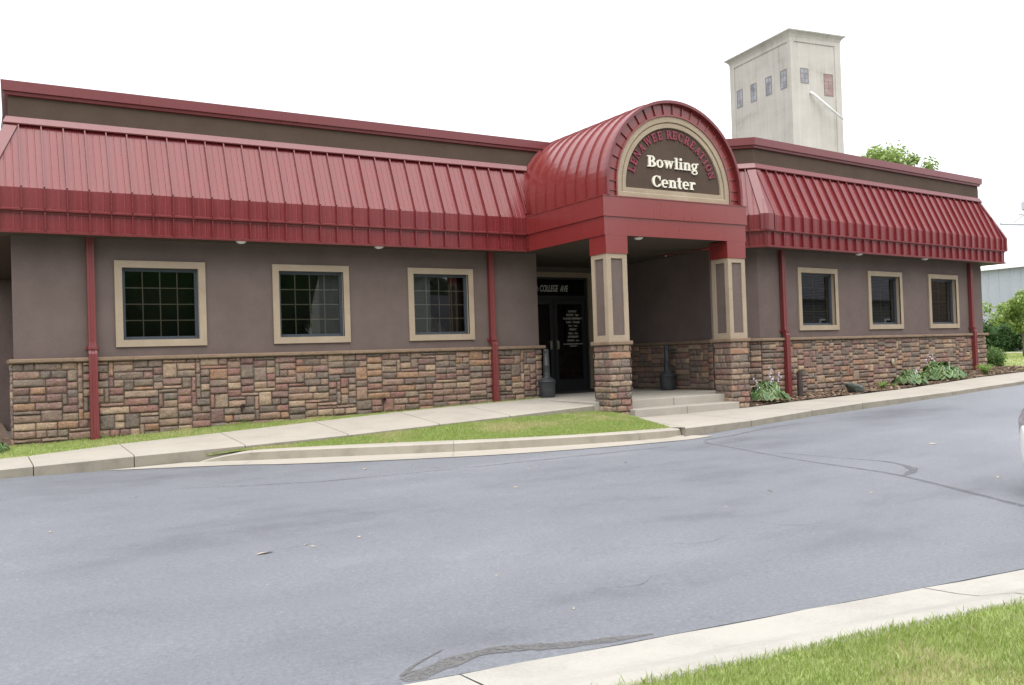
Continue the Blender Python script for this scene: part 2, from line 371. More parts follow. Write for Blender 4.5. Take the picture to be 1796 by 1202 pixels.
# right walk
RO = [(8.95, -4.95, -.33), (10.34, -5.0, -.30), (11.98, -4.85, -.24), (13.53, -4.70, -.20), (15.1, -4.56, -.18), (16.77, -4.4, -.155), (18.4, -4.2, -.12), (20.17, -4.0, -.085), (23, -3.7, -.03), (26, -3.4, .03), (31, -2.9, .12), (36, -2.4, .2), (60, 0, .25)]
RI = [(9.42, -3.05, -.29), (10.6, -3.1, -.29), (12.2, -3.12, -.27), (13.6, -3.3, -.205), (15.3, -3.27, -.17), (17, -3.2, -.13), (18.6, -3.08, -.075), (20.2, -2.9, -.02), (23, -2.5, .02), (26, -2.2, .08), (31, -1.7, .18), (36, -1.2, .25), (60, 1.2, .3)]
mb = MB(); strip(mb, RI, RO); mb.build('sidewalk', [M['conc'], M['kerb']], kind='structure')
# island kerb + gutter pan
KB = [(2.28, -2.47), (2.85, -2.52), (3.4, -2.64), (4.47, -3.05), (5.45, -3.55), (6.2, -3.94), (7.2, -4.30), (8.2, -4.52), (8.97, -4.60)]
KF = [(2.0, -2.50), (2.75, -2.66), (3.3, -2.85), (4.33, -3.38), (5.3, -3.86), (6.1, -4.17), (7.15, -4.52), (8.2, -4.76), (8.97, -4.84)]
KG = [(.95, -2.5), (2.5, -3.0), (3.12, -3.38), (4.06, -3.93), (5.0, -4.36), (5.9, -4.72), (7.1, -5.0), (8.15, -5.13), (9.3, -5.2)]
def dens(P, n=6):
    out = []
    for i in range(len(P)-1):
        p0, p1, p2, p3 = P[max(i-1, 0)], P[i], P[i+1], P[min(i+2, len(P)-1)]
        for k in range(n):
            t = k/n
            out.append(tuple(.5*((2*b)+(-a+c)*t+(2*a-5*b+4*c-d)*t*t+(-a+3*b-3*c+d)*t**3) for a, b, c, d in zip(p0, p1, p2, p3)))
    out.append(P[-1]); return out
kb, kf, kg = dens(KB), dens(KF), dens(KG)
mb = MB(); rows = [[], [], [], [], [], []]
for i, (b, f, g) in enumerate(zip(kb, kf, kg)):
    t = i/(len(kb)-1); ramp_ = min(1, i/7.0)
    zt = -.50+.145*math.sin(ramp_*math.pi/2)**1.0; zt = zt if i else -.495
    lerp = lambda q: (b[0]+(f[0]-b[0])*q, b[1]+(f[1]-b[1])*q)
    zg = zroad(*g)+.006
    rows[0].append((b[0], b[1], zt-.12)); rows[1].append((b[0], b[1], zt)); rows[2].append((*lerp(.78), zt-.003)); rows[3].append((*lerp(.90), zt-.022)); rows[4].append((f[0], f[1], zg+.012)); rows[5].append((g[0], g[1], zg))
for a, b in zip(rows[:-1], rows[1:]):
    pass
rws = [[r[i] for r in rows] for i in range(len(kb))]
cuts = [6, 22, 40]
seg = []
last = 0
for c in [7, 25, 42, len(rws)-1]:
    s_ = rws[last:c+1]
    if c < len(rws)-1:
        A, B = s_[-2], s_[-1]; s_ = s_[:-1]+[[tuple(a+(b-a)*.97 for a, b in zip(p, q)) for p, q in zip(A, B)]]
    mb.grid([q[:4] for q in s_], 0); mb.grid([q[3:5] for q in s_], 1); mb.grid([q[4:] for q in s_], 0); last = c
mb.build('kerb', [M['conc'], M['kerb']], smooth=False, kind='structure')
# near rolled kerb
def yk(x): return -12.17-.126*(x-1.97)
mb = MB()
J = [-20]+[1.57-3.12*k for k in range(5, 0, -1)]+[1.57, 4.72, 7.9, 11, 14, 18, 24, 30, 40, 60]
for a, b in zip(J, J[1:]):
    n = 10; rws = []
    for k in range(n+1):
        x = a+.006+(b-a-.012)*k/n
        y0, y1 = yn(x), yk(x)-.03; z0 = interp(x, ZN)
        wob = .006*math.sin(x*7.1)+.005*math.sin(x*17.3)
        rws.append([(x+.06*q, y0+wob*(q == 0)+(y1-y0)*q, z0+.006+h) for q, h in ((0, -.03), (0, 0), (.3, .005), (.5, .018), (.66, .052), (.8, .078), (.97, .084), (1, .07), (1, -.1))])
    mb.grid(rws)
mb.build('kerb', M['kerbnear'], smooth=False, kind='structure')

# ---- soil patches
def poly_sheet(name, a, b, n, mat, z_noise=0, kind='structure'):
    mb = MB(); rows = []
    for j in range(n+1):
        rows.append([tuple(Vector(p).lerp(Vector(q), j/n)+Vector((0, 0, z_noise*mnoise.noise(Vector(p).lerp(Vector(q), j/n)*3)))) for p, q in zip(a, b)])
    mb.grid(rows); return mb.build(name, mat, smooth=True, kind=kind), rows
ZWB = [(-2, -.3), (0, -.235), (1.1, -.225), (3.4, -.135), (6, -.125), (8.3, -.06), (9.5, -.03)]
def lin(P, n):     # resample polyline by index
    out = []
    for k in range(n+1):
        t = k/n*(len(P)-1); i = min(int(t), len(P)-2); out.append(tuple(Vector(P[i]).lerp(Vector(P[i+1]), t-i)))
    return out
xsL = [-.3+9.6*k/60 for k in range(61)]
WIi = lambda x: (interp(x, [(p[0], p[1]) for p in WI]), interp(x, [(p[0], p[2]) for p in WI]))
stripL = ([(x, 0, interp(x, ZWB)) for x in xsL if x < 9.45], [(x, WIi(x)[0], WIi(x)[1]-.012) for x in xsL if x < 9.45])
lawn1, gl1 = poly_sheet('lawn', stripL[0], stripL[1], 6, M['soil'], .01)
kbi = [p for p in kb]
topI, botI = [], []
for i, p in enumerate(kb):
    t = i/(len(kb)-1)
    x = 2.28+(9.35-2.28)*t
    yy = interp(x, [(q[0], q[1]) for q in WO]); zz = interp(x, [(2.2, -.36), (2.8, -.35), (4.4, -.30), (5.97, -.24), (7.3, -.2), (8.95, -.165), (9.4, -.25)])
    if x > 9.0: yy = -3.0
    topI.append((x, yy+.01, zz)); botI.append((p[0], p[1], -.36 if i > 6 else -.36-.02*(6-i)/6))
lawn2, gl2 = poly_sheet('lawn', topI, botI, 8, M['soil'], .012)
# small paved wedge that closes the walk against the island tip
mb = MB(); mb.poly([(8.97, -4.6, -.352), (8.95, -4.95, -.331), (9.42, -3.05, -.291), (9.36, -3.0, -.30)]); mb.build('sidewalk', M['conc'], kind='structure')
lawn3 = sheet('lawn', [-40, -20, -10, -5]+[-2+1.0*i for i in range(24)]+[30, 45, 70], [0]+[.5, 1, 2, 3, 5, 8, 12, 18, 30], lambda x, y: 0, M['soil'])
me = lawn3.data
for v in me.vertices:
    x, y = v.co.x, v.co.y; v.co.y = yk(x)-.03-y; v.co.z = interp(x, ZN)+.078+min(.1, y*.03)+.02*mnoise.noise(Vector((x, y, 0)))
# far right lawn and drive
def zback(x, y): return interp(x, [(20, .0), (24, .09), (30, .2), (60, .24)])
RIy = lambda x: interp(x, [(p[0], p[1]) for p in RI])
mb = MB(); rows = []
for k in range(10):
    f = (k/9)**1.5
    rows.append([(x, (RIy(x)+.02)*(1-f)+26*f, zback(x, 0)) for x in [23.2, 25, 27, 30, 34, 38, 41.5]])
mb.grid(rows); mb.build('lawn', M['soil'], smooth=True, kind='structure')
mb = MB(); mb.grid([[(x, y, .23) for x in (41.5, 44.6)] for y in (-.8, 10, 20, 30)]); mb.build('driveway', M['conc'], kind='structure')
mb = MB(); mb.grid([[(x, y, .235) for x in (44.6, 60)] for y in (-.6, 10, 20, 30)]); mb.build('lawn', M['soil'], kind='structure')
# mulch bed by the right wing
wallR = [(12.5, -2.3, -.26)]+[TR(s_, .0, z) for s_, z in ((0, -.25), (.9, -.21), (1.35, -.18), (3.4, -.12), (5.85, -.09), (7.3, 0), (8.7, .07), (9.53, .12), (10.6, .13))]
inR = [(12.48, -3.1, -.25), (13.6, -3.28, -.20), (14.6, -3.27, -.175), (15.1, -3.26, -.165), (17, -3.18, -.12), (19.5, -2.95, -.035), (21, -2.78, -.0), (22.3, -2.6, .02), (23.3, -2.45, .04), (24.5, -2.33, .06)]
mul, mrows = poly_sheet('mulch_bed', lin(wallR, 60), lin(inR, 60), 8, M['mulch'], .03)
# mulch bed left of the corner
mb = MB(); mb.grid([[(x, y, -.24-.05*(y < -.5)) for x in (-6, -3, -1.5, .03)] for y in (7.6, 2, 0, -.55)]); mb.build('mulch_bed', M['mulch'], kind='structure')
mb = MB(); mb.grid([[(x, y, -.31) for x in (-6, -3, -1.5, -.29)] for y in (-.55, -1.25)]); mb.build('lawn', M['soil'], kind='structure')
# porch slab and steps
mb = MB()
def slab(mb, poly, z0, z1, mi=0):
    mb.prism(poly, lambda x, y: (x, y, z1), lambda x, y: (x, y, z0), mi)
slab(mb, [(8.957, -.4), (8.957, -2.6), (9.52, -2.75), (10.68, -2.75), (10.68, 2.3), (9.3, 2.3), (9.3, -.2)], -.5, 0)
slab(mb, [(10.69, -2.75), (12.02, -2.75), (13.05, -2.4), (13.05, 2.3), (10.69, 2.3)], -.5, 0)
slab(mb, [(9.45, -3.13), (10.66, -3.13), (10.66, -2.752), (9.45, -2.752)], -.5, -.148)
slab(mb, [(10.672, -3.13), (11.99, -3.13), (11.99, -2.752), (10.672, -2.752)], -.5, -.148)
o = mb.build('porch_steps', M['conc'], kind='structure')
bv = o.modifiers.new('edge', 'BEVEL'); bv.width = .012; bv.segments = 2

# ------------------------------------------------------------------ stone veneer
SIZES = [((4, 2), 11), ((3, 2), 8), ((5, 2), 9), ((6, 2), 5), ((7, 2), 1.5), ((2, 2), 3), ((4, 1), 1.8), ((5, 1), 2.2), ((6, 1), 1.2), ((1, 4), .8), ((1, 3), .5), ((2, 3), .3), ((3, 4), .9), ((4, 4), .4), ((4, 3), .8)]
def pack(nx, nz, rnd):
    occ = [[False]*nx for _ in range(nz)]; out = []
    for j in range(nz):
        i = 0
        while i < nx:
            if occ[j][i]: i += 1; continue
            k = i
            while k < nx and not occ[j][k]: k += 1
            free = k-i; opts = []
            for (a, b), wt in SIZES:
                if a <= free and j+b <= nz and free-a != 1: opts.append(((a, b), wt))
            if not opts: opts = [((min(free, 1 if free == 1 else 2), min(2, nz-j)), 1)]
            tot = sum(o_[1] for o_ in opts); r = rnd.random()*tot
            for (a, b), wt in opts:
                r -= wt
                if r <= 0: break
            for jj in range(j, j+b):
                for ii in range(i, i+a): occ[jj][ii] = True
            out.append((i, j, a, b)); i += a
    return out
def one_stone(mb, x0, z0, x1, z1, T, base, rnd, depth=.03):
    g = .0045; x0 += g; x1 -= g; z0 += g; z1 -= g
    w_, h_ = x1-x0, z1-z0
    nx, nz = max(3, int(w_/.036)), max(3, int(h_/.03))
    e = min(.010, w_*.25, h_*.25); d = depth*rnd.uniform(.75, 1.35); seed = rnd.random()*100
    us = [0, e]+[e+(w_-2*e)*k/nx for k in range(1, nx)]+[w_-e, w_]
    vs = [0, e]+[e+(h_-2*e)*k/nz for k in range(1, nz)]+[h_-e, h_]
    tx, tz = rnd.uniform(-.009, .009), rnd.uniform(-.009, .009); rows = []
    lu, lv = len(us)-1, len(vs)-1
    for j, v in enumerate(vs):
        row = []
        for i, u in enumerate(us):
            edge = (i in (0, lu)) or (j in (0, lv))
            cu, cv = u, v
            if (i in (0, lu)) and (j in (0, lv)):
                cu += (e*.45 if i == 0 else -e*.45); cv += (e*.45 if j == 0 else -e*.45)
            wob = .0035
            cu += wob*mnoise.noise(Vector((seed, u*9, v*14+3))); cv += wob*1.3*mnoise.noise(Vector((seed+9, u*9, v*14)))
            if edge: dd = 0
            else:
                inner = 1 if (1 < i < lu-1 and 1 < j < lv-1) else .90
                dd = d*inner+.013*mnoise.noise(Vector((u*11+seed, v*16, seed)))+.011*mnoise.noise(Vector((u*30+seed, v*42, seed)))+tx*(u/w_-.5)*2+tz*(v/h_-.5)*2
                dd = max(dd, .008)
            row.append(T(x0+cu, base-dd, z0+cv))
        rows.append(row)
    mb.grid(rows)
def stone_face(mb, s0, s1, z0, z1, T, rnd, base=-.03, cw=.074, ch=.0605, depth=.026):
    nx = max(1, round((s1-s0)/cw)); nz = max(1, round((z1-z0)/ch)); cw = (s1-s0)/nx; ch = (z1-z0)/nz
    jx = [s0+cw*i for i in range(nx+1)]
    for i, j, a, b in pack(nx, nz, rnd):
        one_stone(mb, s0+i*cw, z0+j*ch, s0+(i+a)*cw, z0+(j+b)*ch, T, base, rnd, depth)
def ledge(mb, s0, s1, T, rnd, proud=.105, z0=1.0, z1=ZL, seg=.95, back=0.0):
    s_ = s0
    while s_ < s1-.02:
        e_ = min(s1, s_+seg*rnd.uniform(.8, 1.1))
        if s1-e_ < .25: e_ = s1
        n = max(2, int((e_-s_)/.05)); rows = []
        seed = rnd.random()*50
        for k in range(n+1):
            u = s_+.002+(e_-s_-.004)*k/n
            f = lambda q: .006*mnoise.noise(Vector((u*12, q, seed)))
            rows.append([T(u, back, z0), T(u, -proud+.02, z0+f(0)), T(u, -proud+f(1), z0+.018+f(2)), T(u, -proud+.004+f(3), z1-.016), T(u, -proud+.02+f(6), z1-.002+f(5)*.5), T(u, back, z1)])
        mb.grid(rows); mb.poly(rows[0]); mb.poly(rows[-1][::-1]); s_ = e_
B = thing('bowling_center', 'long single storey mauve stucco building with red metal mansard roof and stone base', 'building')
rnd = random.Random(4)
def TW(x, y, z): return (x, y, z)
TIN = frame(XI, 2.2, -math.pi/2)      # inner wall x=12.95, s goes toward -y, t into +x
TLEFT = frame(0, 4.0, -math.pi/2); TLEFT = (lambda s, t, z: (X0+t+.035*(7.5-s), 7.5-s, z))     # left side wall faces -x
TEND = (lambda s, t, z: (XR_-t, s, z))    # end of left wall faces +x
TDOOR = frame(0, 2.2, 0)
TREND = (lambda s, t, z: TR(SR-t, s, z))
for nm, s0, s1, zb, T in (('stone_base', X0-.03, XR_+.03, -.33, TW), ('stone_base', 0, 2.24, -.33, TEND), ('stone_base', 3.5, 7.5, -.33, TLEFT), ('stone_base', 0, 2.2-CHY, -.1, TIN),
                      ('stone_base', -.02, CHLEN+.01, -.4, TC), ('stone_base', -.0, SR+.03, -.33, TR), ('stone_base', 12.47, 12.95, -.1, TDOOR), ('stone_base', 0, 2, -.1, TREND)):
    mb = MB(); stone_face(mb, s0, s1, zb, 1.0, T, rnd)
    mb.build(nm, M['stone'], B, smooth=True, fix=False)
# ledges
for s0, s1, T in ((X0-.07, XR_+.10, TW), (-0.0, 2.2, TEND), (0, 7.4, TLEFT), (0.0, 2.2-CHY, TIN), (.0, CHLEN+.04, TC), (-.04, SR+.1, TR), (12.52, 12.84, TDOOR), (0.0, 2, TREND)):
    mb = MB(); ledge(mb, s0, s1, T, rnd); mb.build('stone_ledge', M['ledge'], B)

# ------------------------------------------------------------------ walls
def wall_with_holes(mb, s0, s1, z0, z1, holes, T, th=.2):
    edges = [s0]+[v for h in holes for v in (h[0], h[1])]+[s1]
    for i in range(0, len(edges), 2): mb.box((edges[i], 0, z0), (edges[i+1], th, z1), T)
    for a, b, za, zb in holes:
        mb.box((a, 0, z0), (b, th, za), T); mb.box((a, 0, zb), (b, th, z1), T)
WZ0, WZ1 = 1.22, 2.61
WL = [(1.464, 1.406), (4.002, 1.406), (6.585, 1.406)]
WR = [(1.336, 1.473), (4.035, 1.473), (6.740, 1.473)]
mb = MB(); wall_with_holes(mb, X0, XR_, ZL, 3.0, [(a+.10, a+w_-.10, WZ0+.1, WZ1-.1) for a, w_ in WL], TW); mb.build('wall', M['stucco'], B, fix=False)
mb = MB(); wall_with_holes(mb, 0, SR, ZL, 3.0, [(a+.10, a+w_-.10, WZ0+.1, WZ1-.1) for a, w_ in WR], TR); mb.build('wall', M['stucco'], B, fix=False)
mb = MB(); mb.box((X0, -.03, -.5), (XR_, .19, 1.03)); mb.build('mortar_bed', M['mortar'], B)
mb = MB(); mb.box((0, -.03, -.5), (SR, .19, 1.03), TR); mb.build('mortar_bed', M['mortar'], B)
mb = MB(); mb.box((0, 0, ZL), (CHLEN-.0, .2, 3.0), TC); mb.box((0.01, -.028, -.5), (CHLEN-.01, .19, 1.03), TC, mi=1); mb.build('wall', [M['stucco'], M['mortar']], B)
mb = MB()
mb.box((0, 0, ZL), (1.64, .2, 3.0), TIN); mb.box((1.64, -.05, ZL), (2.2-CHY, .2, 3.0), TIN)
mb.box((0, -.03, -.3), (2.2-CHY-.02, .19, 1.03), TIN, mi=1)
mb.build('wall', [M['stucco'], M['mortar']], B)
mb = MB()   # door wall
mb.box((XR_-.2, 0, 2.84), (XI+.2, .2, 3.05), TDOOR); mb.box((12.52, 0, ZL), (XI+.2, .2, 2.84), TDOOR); mb.box((12.52, -.03, -.2), (XI+.2, .19, 1.03), TDOOR, mi=1); mb.box((XR_-.2, 0, -.2), (10.55, .2, 2.84), TDOOR)
mb.build('wall', [M['stucco'], M['mortar']], B)
mb = MB(); mb.box((0.2, 0, ZL), (2.2, .19, 3.0), lambda s, t, z: (XR_-t, s, z)); mb.box((0, -.0, -.4), (2.2, .19, 1.03), lambda s, t, z: (XR_-t, s, z), mi=1); mb.build('wall', [M['stucco'], M['mortar']], B)
mb = MB(); mb.box((0.0, 0, ZL), (7.3, .2, 3.0), TLEFT); mb.box((0, -.028, -.5), (7.49, .19, 1.03), TLEFT, mi=1); mb.build('wall', [M['stucco'], M['mortar']], B)
mb = MB(); mb.box((-7, 7.5, -.5), (.4, 7.7, 3.0)); mb.build('wall', M['stucco'], B)      # the wing set back at the left
mb = MB(); mb.box((0.2, 0, ZL), (9, .2, 3.0), lambda s, t, z: TR(SR-t, s, z)); mb.box((0, -.0, -.3), (9, .19, 1.03), lambda s, t, z: TR(SR-t, s, z), mi=1); mb.build('wall', [M['stucco'], M['mortar']], B)
# recess behind the wall at rear so nothing is open
# ------------------------------------------------------------------ parapet, coping
def profile_run(mb, prof, T, s0, s1, m0=0.0, m1=0.0, mi=0, close=True, step=None):
    """prof: [(t,z)]; run from s0+m0*(-t) to s1+m1*(-t)  (mitre factors act on outward offset)"""
    a = [T(s0+m0*(-t), t, z) for t, z in prof]; b = [T(s1+m1*(-t), t, z) for t, z in prof]
    ia = [mb.V(p) for p in a]; ib = [mb.V(p) for p in b]; n = len(prof)
    for k in range(n if close else n-1):
        mb.F((ia[k], ia[(k+1) % n], ib[(k+1) % n], ib[k]), mi)
    if close: mb.F(ia[::-1], mi); mb.F(ib, mi)
T22 = math.tan(math.radians(22.5))
# runs: T, s0,s1, mitre0, mitre1
TLS = (lambda s, t, z: (X0+t+.035*(s_flip-s), s_flip-s, z)); s_flip = 8.0
RUNS = [(TW, X0, XR_+3.5, -1, 0), (TLS, 0.0, 8.0, 0, 1), (TR, 0.0, SR, -T22, 1), (TC, 0.0, CHLEN, 0, T22), (lambda s, t, z: TR(SR-t, s, z), 0.0, 9.0, -1, 0)]
mb = MB()
for T, a, b, m0, m1 in RUNS:
    profile_run(mb, [(0, 3.0), (0, 5.15), (.2, 5.15), (.2, 3.0)], T, a, b, m0, m1)
mb.build('parapet_wall', M['parapet'], B)
cop = [(0.0, 5.085), (-.045, 5.09), (-.05, 5.135), (-.085, 5.145), (-.09, 5.30), (.24, 5.33), (.24, 5.1)]
for T, a, b, m0, m1 in RUNS:
    mb = MB(); profile_run(mb, cop, T, a, b, m0, m1); mb.build('parapet_coping', M['redtrim'], B)
mb = MB(); mb.poly([(-0, .1, 5.1), (13.5, .1, 5.1), (13.5, 8, 5.1), (0, 8, 5.1)]); mb.poly([TR(0, .1, 5.095), TR(9.5, .1, 5.095), TR(9.5, 9, 5.095), TR(-2, 9, 5.095)]); mb.build('roof', simple('roof_membrane', (.35, .35, .34), .9), B)

# ------------------------------------------------------------------ mansard
def mansard(name, T, s0, s1, m0, m1, rib0, ribn, pitch_=.3048, clip0=None, clip1=None):
    """m0/m1 = mitre factors (offset o outward moves the end by m*o)."""
    o_low, o_up = DM-.03, DM
    segs = [(o_low, ZM+.035, o_low, 3.255), (o_up, 3.30, o_up, ZF), (o_up, ZF, .0, ZT)]
    mb = MB(); rr = random.Random(77)
    def lim(s_, o):
        lo = s0+m0*o; hi = s1+m1*o
        return max(lo, min(hi, s_)), lo, hi
    # panels: cross sections with pencil ribs
    ribs = [rib0+pitch_*k for k in range(ribn)]
    cuts = sorted(set([s0-2]+ribs+[s1+2]))
    for (oa, za, ob, zb) in segs:
        nx_, nz_ = (zb-za), (oa-ob); L_ = math.hypot(zb-za, oa-ob); nO, nZ = (zb-za)/L_, (oa-ob)/L_
        loa, hia = s0+m0*oa, s1+m1*oa; lob, hib = s0+m0*ob, s1+m1*ob
        for c0, c1 in zip(cuts, cuts[1:]):
            wv = [0, .055, .065, .075, .095, .105, .115] ; w2 = [.19, .20, .21, .23, .24, .25, .3048]
            us = [(0, 0), (.09, 0), (.097, .004), (.109, .004), (.116, 0), (.19, 0), (.197, .004), (.209, .004), (.216, 0), (pitch_, 0)]
            tilt = rr.uniform(-.0028, .0028); bow = rr.uniform(-.006, .006)
            nrow = 1 if L_ < .6 else 6
            rows = []
            for j in range(nrow+1):
                f = j/nrow; row = []
                o, z = oa+(ob-oa)*f, za+(zb-za)*f
                lo, hi = loa+(lob-loa)*f, hia+(hib-hia)*f
                for u, h in us:
                    s_ = c0+u*(c1-c0)/pitch_ if c1-c0 < .5 else c0+(c1-c0)*u/pitch_
                    s2 = max(lo, min(hi, s_))
                    hh = h+tilt*(u/pitch_-.5)*2+bow*math.sin(math.pi*f)*math.sin(math.pi*u/pitch_)
                    row.append(T(s2, -(o+hh*nO), z+hh*nZ))
                rows.append(row)
            if cuts[0] == c0 and rib0 > hia: continue
            mb.grid(rows)
        # standing seams
        for r in ribs:
            def clip_f(f):
                lo, hi = loa+(lob-loa)*f, hia+(hib-hia)*f
                return lo+.01 <= r <= hi-.01
            fs = [f/40 for f in range(41) if clip_f(f/40)]
            if not fs: continue
            f0, f1 = fs[0], fs[-1]
            if f1-f0 < .04: continue
            hw, ht = .009, .048
            P = []
            for f in (f0, f1):
                o, z = oa+(ob-oa)*f, za+(zb-za)*f
                for ds, h in ((-hw, -.002), (-hw, ht), (hw, ht), (hw, -.002)):
                    P.append(T(r+ds, -(o+h*nO), z+h*nZ))
            i = [mb.V(p) for p in P]
            for q in ((0, 1, 5, 4), (1, 2, 6, 5), (2, 3, 7, 6), (0, 3, 2, 1), (4, 5, 6, 7)): mb.F([i[k] for k in q])
    mb.build(name, M['red'], B, fix=False, label='red standing seam metal mansard roof panels')
    # trims
    mb = MB()
    ft = lambda prof: profile_run(mb, [(-o, z) for o, z in prof], T, s0, s1, -0+m0, m1)
    pr = lambda prof: profile_run(mb, [(-o, z) for o, z in prof], T, s0, s1, m0, m1)
    pr([(o_low-.02, ZM-.008), (o_low+.028, ZM-.008), (o_low+.03, ZM+.03), (o_low+.004, ZM+.038), (o_low-.02, ZM+.038)])
    pr([(o_low-.01, 3.225), (o_low+.012, 3.228), (o_low+.014, 3.262), (o_up+.028, 3.266), (o_up+.03, 3.29), (o_up+.003, 3.305), (o_up-.05, 3.305), (o_low-.01, 3.25)])
    pr([(.0, ZT-.03), (.075, ZT-.045), (.08, ZT-.028), (.03, ZT+.075), (.004, ZT+.082), (0, ZT+.08)])
    mb.build('metal_trim', M['redtrim'], B, fix=True)
def hip(T, s_c, sign, m):
    """cap strip down the corner at s=s_c"""
    pass
mansard('mansard_roof', TW, X0, 9.36, -1, -.777, .17-.3048*3, 35)
mansard('mansard_roof', TLS, 0, 8.0, 0, 1, .2, 28)
mansard('mansard_roof', TR, 0.0, SR, -T22, 1, .34-.3315*4, 36, .3245)
mansard('mansard_roof', TC, -.58, CHLEN, .82, T22, -.45, 8)
mansard('mansard_roof', lambda s, t, z: TR(SR-t, s, z), 0.0, 9.0, -1, 0, .2, 28)
def hipcap(Ta, sa, ma, wa, Tb, sb, mb_, wb, lift=.038):
    """folded cap along corner; the a run ends at its start, the b run at its end"""
    m = MB()
    pts = []
    for o, z in ((DM, ZF+.002), (0.0, ZT-.03)):
        c = Vector(Ta(sa+ma*(o), -(o+lift*.85), z+lift*.4))
        pts.append((Vector(Ta(sa+ma*o+wa, -(o+lift), z+lift*.43)), Vector(Ta(sa+ma*(o+lift*1.05), -(o+lift*1.05), z+lift*.45)), Vector(Tb(sb+mb_*o-wb, -(o+lift), z+lift*.43))))
    m.grid([pts[0], pts[1]])
    # edges folded in
    for k in (0, 2):
        a, b = pts[0][k], pts[1][k]; T_, s_, mm, sg = (Ta, sa, ma, wa) if k == 0 else (Tb, sb, mb_, -wb)
        q0 = Vector(T_(s_+mm*DM+sg, -DM, ZF)); q1 = Vector(T_(s_+sg, 0, ZT-.03)); m.poly([a, b, q1, q0])
    # vertical face below the fold, down to drip
    lo = [Vector((p.x, p.y, 3.29)) for p in pts[0]]; m.grid([pts[0], lo])
    for k in (0, 2):
        T_, s_, mm, sg = (Ta, sa, ma, wa) if k == 0 else (Tb, sb, mb_, -wb)
        q = Vector(T_(s_+mm*DM+sg, -DM, ZF)); m.poly([pts[0][k], q, Vector((q.x, q.y, 3.29)), lo[k]])
    m.build('hip_cap', M['redtrim'], B, fix=True)
hipcap(TW, X0, -1, .14, TLS, 8.0, 1, .14)
hipcap(TR, 0, -T22, .15, TC, CHLEN, T22, .15)
hipcap(lambda s, t, z: TR(SR-t, s, z), 0, -1, .10, TR, SR, 1, .05)
# soffits
mb = MB()
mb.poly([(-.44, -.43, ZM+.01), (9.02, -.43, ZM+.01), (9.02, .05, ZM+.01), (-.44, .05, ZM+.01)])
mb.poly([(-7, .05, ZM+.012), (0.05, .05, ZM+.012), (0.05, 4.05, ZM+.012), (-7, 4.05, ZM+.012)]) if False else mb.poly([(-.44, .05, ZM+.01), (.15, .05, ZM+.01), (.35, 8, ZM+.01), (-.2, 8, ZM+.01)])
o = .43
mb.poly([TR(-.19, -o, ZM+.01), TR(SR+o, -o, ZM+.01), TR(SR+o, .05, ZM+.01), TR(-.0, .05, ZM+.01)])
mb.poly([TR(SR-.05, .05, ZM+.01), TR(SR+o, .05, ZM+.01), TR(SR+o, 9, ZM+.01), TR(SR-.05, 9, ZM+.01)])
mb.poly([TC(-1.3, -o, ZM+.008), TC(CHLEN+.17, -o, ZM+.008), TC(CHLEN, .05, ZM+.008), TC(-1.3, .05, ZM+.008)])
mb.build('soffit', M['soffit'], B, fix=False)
mb = MB(); mb.box((-7, -.0, ZM+.03), (-.44, 4.0, 3.5)) if False else None

